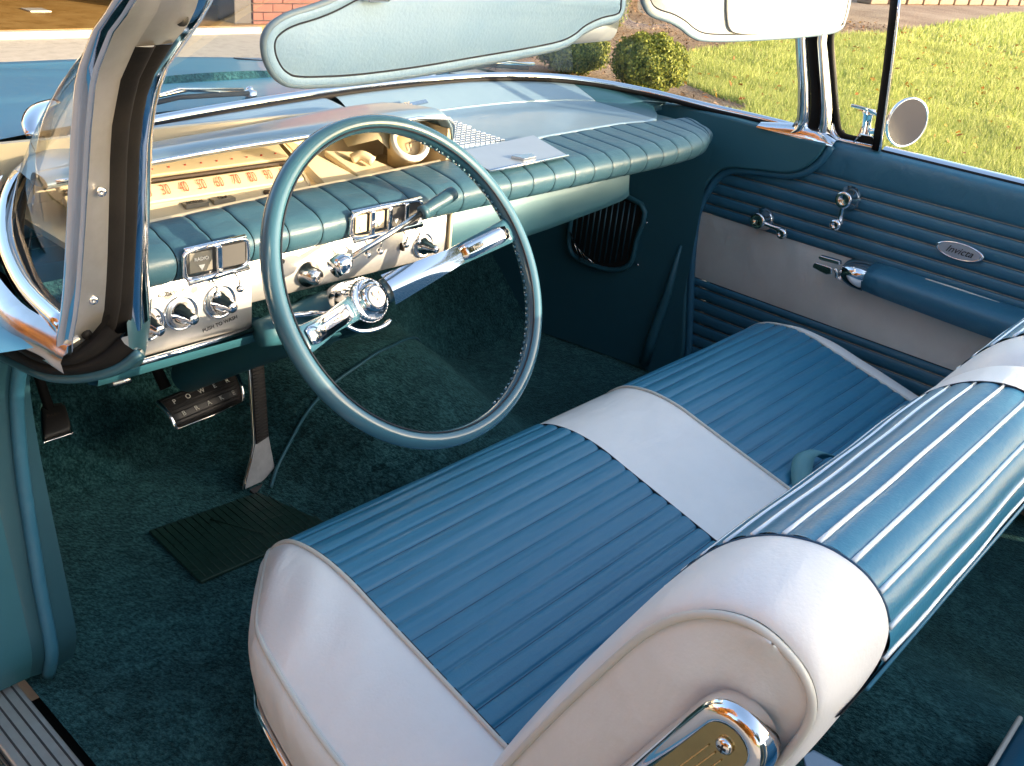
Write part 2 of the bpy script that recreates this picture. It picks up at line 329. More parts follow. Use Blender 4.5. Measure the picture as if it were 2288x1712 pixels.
# boxwoods
def bush(x, y, r, h, nleaf, label):
    t = thing("boxwood_shrub", (x, y, 0), label, "shrub", "round boxwood shrubs beside the driveway")
    d = rng.normal(size=(nleaf, 3)); d /= np.linalg.norm(d, axis=1, keepdims=True)
    lump = 1+.10*np.sin(d[:, 0]*7+d[:, 2]*4)*np.sin(d[:, 1]*8)+.05*np.sin(d[:, 1]*19+d[:, 0]*15)
    rr = (rng.random(nleaf)**.22)*lump
    C = d*rr[:, None]*np.array([r, r, h*.52])+np.array([x, y, h*.50]); C[:, 2] = np.maximum(C[:, 2], .02)
    quads("crown", C, d+rng.normal(size=(nleaf, 3))*.7, .013, M['boxwood'], t)
    for k in range(3):
        a = k*2.1; tube("stem", [(x+.02*math.cos(a), y+.02*math.sin(a), 0), (x+.08*math.cos(a), y+.08*math.sin(a), h*.55)], .012, M['bark'], t, n=6)
    return t
bush(5.66, 3.72, .31, .44, 14000, "rounded boxwood shrub standing nearest the lawn, right of the mirror")
bush(5.66, 4.52, .32, .42, 12000, "half hidden boxwood shrub behind the corner of the driver's sun visor")
bush(8.3, 6.3, .35, .6, 6000, "small shrub in the mulch bed, seen between the two sun visors")
# row of edging stones far behind the lawn
for i in range(16):
    a = box("edging_stone", (21+i*.95+random.uniform(-.03, .03), 8.5-i*.03, 0), (21.9+i*.95, 8.85-i*.03, .16+random.uniform(0, .05)), M['edge_stone'], bevel=.03)
    tag(a, "brown edging stone in the row at the far end of the mulch bed", "stone", "row of edging stones")
# brick house with garage
HY = 7.0
house = thing("brick_house", (4.6, HY, 0), "brick house corner with open sunlit garage behind the hood", "house")
box("wall", (4.17, HY+.03, 0), (5.25, HY+.3, 2.7), M['mortar'], house)
box("wall", (5.25, HY+2.6, 0), (16, HY+2.9, 2.7), M['mortar'], house)
box("wall", (5.23, HY+.3, 0), (5.25+.25, HY+2.6, 2.7), M['mortar'], house)
box("wall", (-6, HY+.03, 0), (-1.2, HY+.3, 2.7), M['mortar'], house)
box("roof", (-6.4, HY-.5, 2.72), (16.4, HY+7, 2.95), M['wood'], house)
box("garage_wall", (-1.3, HY+.3, 0), (-1.1, HY+6.4, 2.7), M['gar_dark'], house)
box("garage_wall", (4.5, HY+.3, 0), (4.6, HY+6.4, 2.7), M['gar_dark'], house)
box("garage_wall", (-1.3, HY+6.4, 0), (4.6, HY+6.6, 2.7), M['gar_dark'], house)
box("garage_floor", (-1.2, HY-.1, -.05), (4.5, HY+6.5, .05), M['gfloor'], house)
box("door_frame", (3.99, HY, 0.05), (4.165, HY+.26, 2.3), M['gar_dark'], house, bevel=.008)
box("lintel", (-1.2, HY, 2.3), (4.165, HY+.3, 2.7), M['wood'], house)
box("slab_edge", (-1.2, HY-.16, -.03), (4.16, HY-.1, .045), M['drive'], house)
bk = None
for r_ in range(26):
    z0 = .01+r_*.072; xo = 4.17-(0.105 if r_ % 2 else 0)
    for c_ in range(6):
        x0 = max(4.17, xo+c_*.212)+.004; x1 = min(5.25, xo+(c_+1)*.212)-.005
        if x1-x0 < .03: continue
        d = random.uniform(0, .006)
        box("brick", (x0, HY-.012-d, z0), (x1, HY+.05, z0+.061), M['brickm'], house)
# a dropped paper on the garage floor
tag(box("paper_scrap", (2.55, 7.75, .05), (2.72, 7.93, .058), M['vanity']), "pale scrap lying on the brown garage floor", "paper")
# trees behind the car and beyond the lawn (out of view, they give the light its shape and the chrome something to mirror)
M['autumn'] = leafm("autumn_leaf", (.36, .12, .02), (.46, .24, .05), .3)
def tree(x, y, h, r, label, n=5000, lm='treeleaf', low=.5):
    t = thing("unseen_tree", (x, y, 0), label, "tree", "trees standing round the yard")
    P = cr([(x, y, -.05), (x+.1, y, h*.3), (x-.05, y+.1, h*.62), (x, y, h*.9)], 5)
    tube("trunk", P, [.24*(1-.8*i/len(P)) for i in range(len(P))], M['bark'], t, n=9)
    cs = []
    for k in range(9):
        a = k*2.4; rr = r*random.uniform(.3, .75); cc = np.array([x+math.cos(a)*rr, y+math.sin(a)*rr, h*random.uniform(low, .95)])
        tube("limb", cr([(x, y, h*.45), tuple((np.array([x, y, h*.45])+cc)/2+np.array([0, 0, .2])), tuple(cc)], 3), [.09]*3+[.06, .05, .04, .02][:4], M['bark'], t, n=6) if k < 6 else None
        d = rng.normal(size=(n//9, 3)); d /= np.linalg.norm(d, axis=1, keepdims=True)
        cs.append(cc+d*(rng.random(n//9)**.4)[:, None]*r*.42)
    C = np.concatenate(cs); quads("crown", C, rng.normal(size=C.shape), .12, M[lm], t)
# added unseen tree behind the car: its crown is shaped to keep the late sun off the seats, the hood and the driver's visor
bt = thing("unseen_tree", (5.2, -14.2, 0), "added unseen tree behind the car, crown shaped for its shade", "tree", "trees standing round the yard")
DL = 14.0; pc = np.array([SD.y, -SD.x]); TE = math.tan(SUN_EL)
def back(c, ze):   # a point 14 m up the sun ray that reaches cross position c at height ze beside the dash
    p = np.array([SD.x, SD.y])*(.13-DL)+pc*c; return np.array([p[0], p[1], ze+DL*TE])
CL = []
for c0, c1, z0, z1, n_ in ((-2.9, -.60, .72, 2.6, 44), (-.60, -.10, 1.16, 2.4, 16), (-.1, .5, 1.52, 2.6, 10)):
    for k in range(n_):
        CL.append((back(rng.uniform(c0, c1), rng.uniform(z0+.13, z1)), .34 if c0 < -1 else .22))
for c_ in np.arange(-2.8, -.66, .22): CL.append((back(c_, .72+.13*abs(math.sin(c_*5))), .24))
for c_ in np.arange(-.60, -.12, .10): CL.append((back(c_, 1.20+.04*math.sin(c_*40)), .15))
eg = thing("added_evergreen", tuple(np.append(back(.55, .5)[:2], -.03)), "added unseen evergreen behind the car, shading the lower dash", "shrub")  # added out of view, shaped to shade the passenger's lower dash
EC = []
for c_ in np.arange(.30, .95, .075):
    for z_ in (.74, .58, .42, .2, -.1): EC.append((back(c_, z_), .105))
for c_, z_ in ((.215, .70), (.245, .735), (.19, .60), (.19, .45), (.20, .3)): EC.append((back(c_, z_), .085))
D_ = []
for cc, r_ in EC:
    d = rng.normal(size=(420, 3)); d /= np.linalg.norm(d, axis=1, keepdims=True); D_.append(cc+d*(rng.random(420)**.35)[:, None]*np.array([r_, r_*3, r_]))
D_ = np.concatenate(D_); quads("crown", D_, rng.normal(size=D_.shape), .035, M['treeleaf'], eg)
ep = back(.55, .5); tube("trunk", [(ep[0], ep[1], -.05), (ep[0], ep[1], 1.8), (ep[0], ep[1], 3.3)], [.09, .07, .03], M['bark'], eg, n=8)
C = []
for cc, r_ in CL:
    n_ = int(1500*(r_/.34)**2); d = rng.normal(size=(n_, 3)); d /= np.linalg.norm(d, axis=1, keepdims=True); C.append(cc+d*(rng.random(n_)**.4)[:, None]*np.array([r_, r_*2.2, r_]))
C = np.concatenate(C); quads("crown", C, rng.normal(size=C.shape), .055, M['treeleaf'], bt)
tp = back(-2.2, 1.6); tube("trunk", cr([(tp[0]+.1, tp[1], -.05), (tp[0], tp[1], 1.6), (tp[0]-.1, tp[1], 3.4), (tp[0], tp[1], 5.2)], 5), [.30-.014*i for i in range(16)], M['bark'], bt, n=10)
for c_, z_ in ((-1.2, 1.5), (-.5, 1.8), (-2.6, 2.0), (-1.8, 1.0), (0.2, 2.0)):
    q = back(c_, z_); tube("limb", cr([(tp[0], tp[1], 3.4), tuple((np.array([tp[0], tp[1], 3.6])+q)/2), tuple(q)], 4), [.10-.009*i for i in range(9)], M['bark'], bt, n=7)
for i, (x, y, h, r, l) in enumerate([ (-7, -9, 7.5, 3, "tree behind the car on the driveway side"), (22, 16, 9, 3.6, "tree far beyond the mulch bed")]):
    tree(x, y, h, r, l)
tree(-5.6, 2.6, 4.6, 3.4, "added unseen orange autumn tree left of the driveway, for the chrome to mirror", 9000, 'autumn', .12)  # added out of view to give the chrome orange reflections
tree(-6.5, -1.8, 4.6, 3.0, "added unseen orange autumn tree beside the driveway, nearer the street, for the chrome to mirror", 8000, 'autumn', .12)  # second added tree, for the same orange reflections

# ================================================================== CAR
car = thing("convertible_car", (0, 0, 0), "turquoise vintage convertible car body with dashboard, chrome windshield frame and long hood", "car")
def mir(P): return [(-p[0], p[1], p[2]) for p in P]
# outer body (hood, fenders, doors outside)
def hoodz(x, y):
    t = min(max((y-.50)/1.3, 0), 1); base = .945-.145*t-.02*t*t
    a = abs(x)
    crown = -.035*max(0, a-.15)**1.6
    fin = .022*math.exp(-((a-.80)/.085)**2)*(.35+.65*(1-t))
    edge = -.26*max(0, a-.88)**1.3
    dip = -.050*max(0, min(1, (a-.70)/.12))*(1-.6*t)
    return base+crown+fin+edge+dip
HX = [-.99+.033*i for i in range(61)]
def by(x): # where the hood starts at the glass
    a = abs(x); return .585-.16*max(0, a-.35)**1.5/.3-(.5*max(0, a-.68) if a > .68 else 0)
secs = []
for k in range(30):
    t = k/29; secs.append([(x, by(x)+.02+(1.84-.10*abs(x)**3-by(x))*t, hoodz(x, by(x)+(1.84-by(x))*t)) for x in HX])
secs.append([(x, p[1]+.02, p[2]-.03) for x, p in zip(HX, secs[-1])]); secs.append([(x, p[1]+.0, p[2]-.25) for x, p in zip(HX, secs[-2])])
hood = loft("hood", secs, M['paint'], car)
# raised hood centre line and seam between hood and fenders
for s in (-1, 1):
    tube("hood_seam", [(s*(.60-.02*t), .62+1.2*t, hoodz(s*.6, .62+1.2*t)+.0012) for t in [i/12 for i in range(13)]], .003, M['black'], hood, n=6)
    tube("fender_trim", [(s*.80, .45+1.3*t, hoodz(s*.80, .45+1.3*t)+.004) for t in [i/12 for i in range(13)]], .006, M['chrome'], hood, n=8)
box("hood_vent_slot", (-.46, 1.35, hoodz(.4, 1.4)-.0), (-.30, 1.357, hoodz(.4, 1.4)+.007), M['black'], hood)
# small bright washer nozzles and emblem on the hood
# body shell below
for s in (-1, 1):
    sec = []
    for y, wz in ((1.84, .0), (1.2, .0), (.5, .0), (.27, .0)):
        sec.append([(s*.985, y, hoodz(.985, y)), (s*1.01, y, .68), (s*1.0, y, .5), (s*.96, y, .25)])
    loft("fender", sec, M['paint'], car)
loft("rear_quarter", [[(.86, y, .905), (.97, y, .86), (1.0, y, .6), (.95, y, .25)] for y in (-1.05, -2.0, -3.2)], M['paint'], car)
loft("rear_quarter", [[(-.80, y, .905), (-.97, y, .86), (-1.0, y, .6), (-.95, y, .25)] for y in (-1.05, -2.0, -3.2)], M['paint'], car)
box("rear_deck", (-.95, -3.2, .86), (.95, -2.15, .90), M['paint'], car, bevel=.02)
box("top_boot", (-.74, -2.15, .82), (.74, -1.56, 1.12), M['side_white'], car, bevel=.09, seg=5, smooth=True)
box("underbody", (-.95, -3.0, .18), (.95, .25, .24), M['black'], car)
# floor carpet with tunnel
def floorz(x, y):
    z = .285
    if y > .62: z += (y-.62)*1.25
    # transmission tunnel
    tw = .17+.10*max(0, min(1, (y-.1)/.6)); th = .075+.10*max(0, min(1, (y-.05)/.45))
    a = abs(x-.01)
    s_ = 1/(1+math.exp((a-tw)/.038))
    zt = .285+th*s_*(1-.25*(a/tw)**2 if a < tw else .75)
    if y > .62: zt = z+(.175)*s_*.75
    return max(z, zt)
fx = [-.80+.02*i for i in range(81)]; fy = [-1.3+.03*i for i in range(78)]
secs = [[(x, y, floorz(x, y)) for x in fx] for y in fy]
fl = loft("floor_carpet", secs, M['carpet'], car)
# carpet seams over the tunnel
P = [(-.29, .41, 0), (-.25, .44, 0), (-.191, .457, 0), (-.12, .462, 0), (-.05, .468, 0), (.015, .482, 0), (.08, .496, 0), (.16, .535, 0), (.25, .60, 0)]
P = [(p[0], p[1], floorz(p[0], p[1])+.003) for p in cr(P, 6)]
tube("carpet_seam", P, .0035, M['teal_dark'], fl, n=6)
P = [(-.165+.02*t, .30+.22*t, 0) for t in [i/8 for i in range(9)]]
# small channel (cable cover) coming down beside the column
P = cr([(-.02, .86, .60), (.02, .78, .50), (.05, .70, .44), (.06, .60, .43)], 5)
tube("cable_channel", P, .013, M['teal_dark'], car, n=8)
# firewall pad behind the pedals
box("firewall", (-.78, .96, .28), (.76, .99, .855), M['rubber'], car)
box("dash_underside", (-.70, .30, .84), (.66, .97, .86), M['black'], car)
# sill plates
for s, nm in ((-1, "sill"), (1, "sill")):
    o = box("sill_plate", (min(s*.815, s*.875), -1.0, .285), (max(s*.815, s*.875), .27, .300), M['brushed'], car, bevel=.003)
    for k in range(4):
        x = s*(.822+.013*k); box("sill_groove", (min(x, x+s*.0022), -1.0, .2995), (max(x, x+s*.0022), .27, .3012), M['print'], o)
    for y in (-.05, -.6): lathe("screw", [(0, .0), (.004, .0005), (.0035, .0025), (0, .003)], (s*.845, y, .3005), (0, 0, 1), M['chrome'], o, n=10)
box("rocker", (-.97, -1.05, .10), (-.876, .27, .283), M['paint'], car, bevel=.02)
box("rocker", (.876, -1.05, .10), (.97, .27, .283), M['paint'], car, bevel=.02)
tube("rocker_bead", [(-.882, y, .290) for y in (-1., -.5, 0, .26)], .006, M['chrome_worn'], car, n=8)
# kick panels + cowl sides (same curve both sides)
DC = cr([(-.02, .917), (0, .875), (.043, .842), (.125, .828), (.19, .815), (.222, .785), (.243, .735), (.250, .69), (.242, .595), (.214, .431), (.205, .36), (.225, .305)], 5)
DC = [(float(p[0]), float(p[1])) for p in DC]
def cowlside(s, xi, xo, mat, name):
    out = [(xi, y, z) for y, z in DC]+[(xi, .98, .29), (xi, .98, .845), (xi, .60, .905), (xi, .33, .922), (xi, .2, .922), (xi, .08, .918)]
    return prism(name, [(s*x, y, z) for x, y, z in out], (s*(xo-xi), 0, 0), mat, car, bevel=.012, seg=4)
kr = cowlside(1, .728, .80, M['teal_dark'], "kick_panel")
kl = prism("kick_panel", [(-.800, y, z) for y, z in DC[18:]]+[(-.800, .98, .29), (-.800, .98, .78)], (-.05, 0, 0), M['teal_dark'], car, bevel=.008, seg=3)
xL = lambda z: float(np.interp(z, [.30, .45, .60, .74, .82, .95], [.778, .776, .768, .757, .748, .745]))
tube("windlace", [(.743, y-.006, z-.004) for y, z in DC], .0085, M['door_blue'], kr, n=10)
tube("windlace", [(-xL(z)-.001, y-.006, z-.004) for y, z in DC[14:]], .0085, M['door_blue'], kl, n=10)
# inward flare of the kick panel towards the firewall, on the passenger side
V = []
for i in range(12):
    t = i/11; y = .23+.72*t; x = .727-.13*t**1.5
    V.append([(x, y, z) for z in (.29, .34, .42, .5, .6, .7, .8, .86)])
flare = loft("kick_trim", V, M['teal_dark'], car)
tube("kick_ridge", [(.727, .262, .62), (.722, .272, .50), (.716, .288, .38), (.712, .295, .31)], [.004, .010, .013, .013], M['teal_dark'], flare, n=10)
zr = [.29, .36, .43, .50, .56, .62, .69, .74, .785, .815, .828]
yr_ = [float(np.interp(z, [q[1] for q in DC[::-1]], [q[0] for q in DC[::-1]])) for z in zr]
loft("kick_trim", [[(-xL(z)-.002-.03*t*t, y0*(1-t)+.96*t, z) for z, y0 in zip(zr, yr_)] for t in [i/8 for i in range(9)]], M['teal_dark'], car)
# vent grille on the passenger kick panel
vc = Vector((.672, .46, .60))
def vp(a, b, d=0):   # a along y, b up
    return (.727-.13*(max(0, (vc.y+a-.23)/.72))**1.5-.004-d, vc.y+a, vc.z+b)
ol = cr([(-.085, .09), (-.088, .0), (-.08, -.06), (-.03, -.088), (.05, -.085), (.085, -.06), (.09, .02), (.09, .09)], 4, True)
fr = tube("vent_frame", [vp(p[0], p[1], .004) for p in ol], .0065, M['teal_dark'], car, closed=True, n=8)
loft("vent_back", [[vp(p[0]*q, p[1]*q, .0022) for p in ol] for q in (.96, .6, .3, .01)], M['black'], fr, closed=True)
for k in range(11):
    a = -.072+.0145*k; h1 = .085; h0 = -.075+.0012*(k-5)**2
    tube("vent_slat", [vp(a, h0, .004), vp(a, h1, .004)], .0018, M['teal'], fr, n=6)
for k in range(4):
    tube("vent_bar", [vp(.085-.012*k, -.02-.014*k, .010), vp(.045-.012*k, -.085+.001*k, .010)], .0016, M['chrome_worn'], fr, n=6)
for a, b in ((-.105, .05), (-.10, -.055)): lathe("screw", [(0, 0), (.004, .0005), (.003, .003), (0, .0035)], vp(a, b, 0), (-1, 0, 0), M['chrome'], fr, n=10)

# ---------------------------------------------------------------- windshield
GB = cr([(-.795, 0, .885), (-.785, .12, .892), (-.745, .25, .908), (-.665, .375, .930), (-.56, .442, .943), (-.444, .468, .949), (-.29, .503, .951), (-.105, .541, .952), (.043, .566, .952), (.25, .580, .952), (.40, .575, .951), (.53, .545, .948), (.62, .485, .944), (.70, .39, .935), (.75, .27, .925), (.775, .14, .922), (.775, .05, .921)], 5)
GT = cr([(-.70, -.075, 1.20), (-.705, -.06, 1.205), (-.70, -.045, 1.212), (-.68, -.03, 1.22), (-.62, -.015, 1.235), (-.5, -.01, 1.245), (-.35, .01, 1.25), (-.15, .02, 1.255), (.0, .024, 1.256), (.2, .02, 1.255), (.38, .015, 1.25), (.52, .015, 1.245), (.62, .02, 1.235), (.68, .06, 1.22), (.705, .075, 1.212), (.715, .085, 1.205), (.715, .09, 1.20)], 5)
N_ = min(len(GB), len(GT)); secs = []
for k in range(13):
    t = k/12; bul = .035*math.sin(math.pi*t)
    s_ = []
    for i in range(N_):
        p = GB[i]*(1-t)+GT[i]*t; c = p-np.array([0, -.2, p[2]]); c = c/np.linalg.norm(c)
        s_.append(tuple(p+c*bul*np.array([.45, .8, 0])+np.array([0, 0, bul*.25])))
    secs.append(s_)
ws = loft("windshield", secs, M['glass'], car)
# lower chrome reveal and cowl trim along the glass
tube("windshield_molding", [(p[0], p[1]+.006, p[2]+.003) for p in GB], .009, M['chrome'], car, n=10)
tube("windshield_seal", [(p[0]*.985, p[1]-.008, p[2]+.0) for p in GB], .005, M['rubber'], car, n=8)
tube("header_rail", [tuple(p+np.array([0, -.012, .012])) for p in GT[8:-8]], .022, M['chrome'], car, n=12, flat=.8)
# pillar rails (left), resampled by height
def rail(P, zs):
    P = sorted(P, key=lambda q: q[1]); Y = [q[0] for q in P]; Z = [q[1] for q in P]
    return [float(np.interp(z, Z, Y)) for z in zs]
zs = [.866, .885, .91, .94, .97, 1.0, 1.03, 1.06, 1.09, 1.11, 1.13, 1.145, 1.16, 1.175, 1.19, 1.205, 1.225, 1.25]
r0 = rail([(.000, .866), (-.001, .877), (-.024, .922), (-.047, .993), (-.076, 1.09), (-.093, 1.136), (-.107, 1.153), (-.129, 1.177), (-.16, 1.198), (-.175, 1.215), (-.20, 1.25)], zs)
r1 = rail([(.015, .866), (-.01, .895), (-.027, .953), (-.043, 1.027), (-.054, 1.082), (-.078, 1.13), (-.105, 1.16), (-.14, 1.19), (-.185, 1.25)], zs)
r2 = rail([(.014, .866), (.013, .876), (.003, .928), (-.013, 1.0), (-.027, 1.072), (-.047, 1.118), (-.085, 1.155), (-.12, 1.18), (-.165, 1.25)], zs)
r3 = rail([(.046, .86), (.044, .931), (.021, 1.058), (.008, 1.095), (-.019, 1.132), (-.048, 1.153), (-.088, 1.191), (-.135, 1.25)], zs)
def xs(z, x0): return x0
def strip(name, A, B, mat, parent, bulge=0, zlo=0, zhi=99, n=7, off=0):
    S = []
    for i, z in enumerate(zs):
        if z < zlo or z > zhi: continue
        (xa, ya), (xb, yb) = A[i], B[i]; dx, dy = xb-xa, yb-ya; L = math.hypot(dx, dy); nx, ny = dy/L, -dx/L
        if ny > 0: nx, ny = -nx, -ny
        S.append([(xa+dx*t+nx*(off+bulge*math.sin(math.pi*t)), ya+dy*t+ny*(off+bulge*math.sin(math.pi*t)), z) for t in [k/n for k in range(n+1)]])
    return loft(name, S, mat, parent)
def pillar(sg):
    ins = [0.055*max(0, (z-.95)/.3)**1.0 if sg > 0 else 0 for z in zs]
    sh = [.03+.02*max(0, (z-.95)/.2) if sg > 0 else 0 for z in zs]
    dz = .0
    e = lambda x, r, k=0: [(sg*(x-i_*1.0), y+s_) for y, i_, s_ in zip(r, ins, sh)]
    R0, R1, R2, R3 = e(.80, r0), e(.768, r1), e(.728, r2), e(.69, r3)
    Rb = [(a[0]*.7+b[0]*.3, a[1]*.7+b[1]*.3) for a, b in zip(R2, R3)]
    F0 = [(x+sg*.004, y+.014) for x, y in R0]; F3 = [(x, y+.03) for x, y in R3]
    par = strip("windshield_pillar", F0, R0, M['chrome'], car, .006)
    strip("edge_bead", R0, [(a[0]*.88+b[0]*.12, a[1]*.88+b[1]*.12) for a, b in zip(R0, R1)], M['chrome'], par, .004)
    strip("jamb_plate", [(a[0]*.88+b[0]*.12, a[1]*.88+b[1]*.12) for a, b in zip(R0, R1)], R1, M['plate'], par, .001, zhi=1.215)
    strip("door_seal", R1, [(a[0]*.5+b[0]*.5, a[1]*.5+b[1]*.5) for a, b in zip(R1, R2)], M['rubber'], par, .008, zhi=1.165)
    strip("door_seal", [(a[0]*.5+b[0]*.5, a[1]*.5+b[1]*.5) for a, b in zip(R1, R2)], R2, M['rubber'], par, .006, zhi=1.165)
    strip("inner_bead", R2, Rb, M['chrome'], par, .006)
    strip("garnish", Rb, R3, M['chrome'], par, .004)
    strip("garnish_return", R3, F3, M['silver'], par, .003)
    strip("cap", R1, R2, M['plate'], par, .003, zlo=1.155)
    return par
pl = pillar(-1)
for y, z in ((-.052, 1.035), (-.018, .925)):
    lathe("screw", [(0, 0), (.0045, .0), (.0038, .002), (.0015, .0024), (0, .0014)], (-.781, y-.004, z), (-.35, -1, 0), M['chrome'], pl, n=12)
lathe("screw_hole", [(0, 0), (.0055, .0), (.0055, .0008), (0, .001)], (-.738, -.122, 1.182), (-.35, -1, .1), M['black'], pl, n=12)
zp = [.918, .93, .95, .98, 1.02, 1.06, 1.10, 1.14, 1.18, 1.22, 1.25]
Ay = [float(np.interp(z, [.915, .93, .95, 1.0, 1.1, 1.2, 1.25], [.085, .060, .052, .058, .086, .092, .09])) for z in zp]
By = [float(np.interp(z, [.915, .98, 1.107, 1.2, 1.25], [-.012, -.002, .038, .045, .045])) for z in zp]
Ax = [float(np.interp(z, [.92, 1.25], [.738, .705])) for z in zp]; Bx = [float(np.interp(z, [.92, 1.25], [.762, .728])) for z in zp]
def band(name, a0, a1, mat, par, bulge=0, off=0, n=6):
    S = []
    for i, z in enumerate(zp):
        pa = np.array([Ax[i], Ay[i]]); pb = np.array([Bx[i], By[i]]); d = pb-pa; nn = np.array([-abs(d[1]), -abs(d[0])]); nn = nn/np.linalg.norm(nn)
        S.append([(*(pa+d*(a0+(a1-a0)*k/n)+nn*(off+bulge*math.sin(math.pi*k/n))), z) for k in range(n+1)])
    return loft(name, S, mat, par)
pr = band("windshield_pillar", 0, .34, M['chrome'], car, .010, .004)
band("pillar_groove", .34, .66, M['rubber'], pr, -.003, .003)
band("pillar_rib", .62, 1.0, M['chrome'], pr, .012, .004)
S = []
for i, z in enumerate(zp): S.append([(Ax[i]+.03, Ay[i]+.012, z), (Ax[i]-.003, Ay[i]+.004, z)])
loft("pillar_return", S, M['silver'], pr)
S = []
for i, z in enumerate(zp): S.append([(Bx[i]-.003, By[i]-.002, z), (Bx[i]+.035, By[i]+.0, z), (Bx[i]+.04, By[i]+.05, z)])
loft("pillar_outer", S, M['chrome'], pr)
# cast foot where the pillar meets the cowl
S = []
for k in range(9):
    t = k/8; y = .135-.165*t; w_ = math.sin(math.pi*min(1, t*.95+.08))**.6; 
    S.append([(.722+.012*t, y, .917-.004*t), (.724+.012*t, y-.002, .921+.010*w_*(.4+t)), (.738+.01*t, y, .924+.020*w_*(.3+t)), (.760, y+.002, .923+.016*w_*(.3+t)), (.775, y+.004, .918)])
loft("pillar_foot", S, M['chrome'], pr)
tube("header_corner", cr([(.728, .045, 1.15), (.740, .040, 1.185), (.748, .005, 1.205), (.750, -.05, 1.212), (.750, -.09, 1.213)], 5), .010, M['chrome'], pr, n=10)
# left lower corner of the frame: door opening seal, body colour band, bright trim
def rib(name, offs, mat, parent, sg=-1, i0=0, i1=None):
    """offs: list of (x, outward offset) laid along the door curve"""
    C = DC[i0:i1]; S = []
    for i, (y, z) in enumerate(C):
        a = C[max(0, i-1)]; b = C[min(len(C)-1, i+1)]; ty, tz = b[0]-a[0], b[1]-a[1]; L = math.hypot(ty, tz); ny, nz = -tz/L, ty/L   # points into the body
        S.append([(sg*x, y-ny*o, z-nz*o) for x, o in offs])
    return loft(name, S, mat, parent)
pillar_low = rib("door_opening", [(.742, .000), (.765, .003), (.79, .002), (.81, -.002), (.84, -.012), (.86, -.03)], M['teal'], car, i0=14)
rib("door_opening", [(.742, .000), (.755, .003), (.772, .002)], M['teal'], car, i0=5, i1=16)
rib("door_opening", [(.742, .000), (.765, .004), (.79, .002), (.815, -.004), (.84, -.012), (.86, -.03)], M['teal'], car, sg=1)
A_ = cr([(-.742, -.030, .868), (-.757, -.015, .850), (-.778, .010, .837), (-.797, .045, .829), (-.803, .10, .822), (-.803, .17, .812), (-.79, .25, .800), (-.77, .33, .79)], 4)
B_ = cr([(-.762, -.012, .905), (-.782, -.006, .882), (-.800, .005, .868), (-.812, .035, .868), (-.815, .10, .875), (-.808, .18, .886), (-.78, .27, .898), (-.74, .35, .91)], 4)
S = []
for a_, b_ in zip(A_, B_):
    S.append([tuple(a_*(1-t)+b_*t+np.array([-1, -.25, 0])*g) for t, g in ((0, 0), (.06, .008), (.25, .011), (.42, .010), (.47, .004), (.52, .010), (.78, .012), (.86, .005), (1, 0))])
seal = loft("door_seal", S, M['rubber'], pillar_low)
tube("seal_lip", [tuple(a_+np.array([-.003, -.002, -.002])) for a_ in A_], .0065, M['teal'], pillar_low, n=8)
T_ = [(-.684, .052, .880), (-.702, .034, .884), (-.722, .018, .886), (-.742, -.004, .886)]
Bt = [(-.690, .070, .800), (-.712, .040, .812), (-.736, .006, .830), (-.752, -.020, .852)]
loft("hinge_pillar_top", [[tuple(np.array(a_)*(1-t)+np.array(b_)*t+np.array([-.004, -.010, 0])*math.sin(math.pi*t)) for t in [k/6 for k in range(7)]] for a_, b_ in zip(cr(T_, 4), cr(Bt, 4))], M['teal'], pillar_low)
# bright outer molding running forward from the pillar foot under the glass
Q = cr([(-.797, -.008, .872), (-.803, .02, .877), (-.812, .08, .882), (-.80, .18, .893), (-.765, .28, .905), (-.70, .37, .922)], 5)
loft("corner_molding", [[(p[0]-.012, p[1], p[2]-.020), (p[0]-.014, p[1], p[2]-.008), (p[0]-.006, p[1]+.001, p[2]+.006), (p[0]+.008, p[1]+.002, p[2]+.010)] for p in Q], M['chrome_worn'], car)
loft("cowl_corner", [[(-.985, y, hoodz(.985, y) if y > .2 else .86), (-.93, y, .895-.03*max(0, .3-y)), (-.87, y, .885-.03*max(0, .3-y)), (-.822, y, .872+.0*y)] for y in (.02, .1, .2, .3, .4, .5)], M['paint'], car)
loft("cowl_corner", [[(.985, y, hoodz(.985, y) if y > .2 else .83), (.93, y, .868), (.87, y, .885), (.80, y, .905)] for y in (.02, .1, .2, .3, .4, .5)], M['paint'], car)
# wipers
def wiper(px, py, ex, ey, bx0, by0, bx1, by1, z):
    t = tube("wiper_arm", [(px, py, z), ((px+ex)/2, (py+ey)/2, z+.022), (ex, ey, z+.016)], .0035, M['chrome'], car, n=6)
    tube("wiper_blade", [(bx0, by0, z+.010), ((bx0+bx1)/2, (by0+by1)/2+.004, z+.018), (bx1, by1, z+.010)], .004, M['rubber'], t, n=6)
    tube("wiper_bridge", [(bx0+.01, by0, z+.017), ((bx0+bx1)/2, (by0+by1)/2+.006, z+.030), (bx1-.01, by1, z+.017)], .0025, M['chrome_worn'], t, n=6)
    lathe("wiper_pivot", [(0, 0), (.013, 0), (.011, .016), (0, .02)], (px, py, z-.012), (0, 0, 1), M['chrome'], t, n=14)
wiper(-.19, .600, -.47, .520, -.50, .498, -.22, .560, .952)
wiper(.26, .635, .55, .610, .52, .60, .30, .622, .952)
# vacuum antenna-like strip on the cowl
for x in (-.15, .30): lathe("washer_jet", [(0, 0), (.008, 0), (.006, .01), (0, .013)], (x, .66, .938), (0, 0, 1), M['chrome'], car, n=12)
# fender sight / chrome scoop left
lo = cr([(-.607, .480, .945), (-.597, .505, .958), (-.570, .540, .966), (-.53, .575, .966)], 4)
tube("chrome_scoop", lo, [.005+.007*math.sin(math.pi*(.15+.7*i/12)) for i in range(13)], M['chrome'], car, n=10, flat=.6)

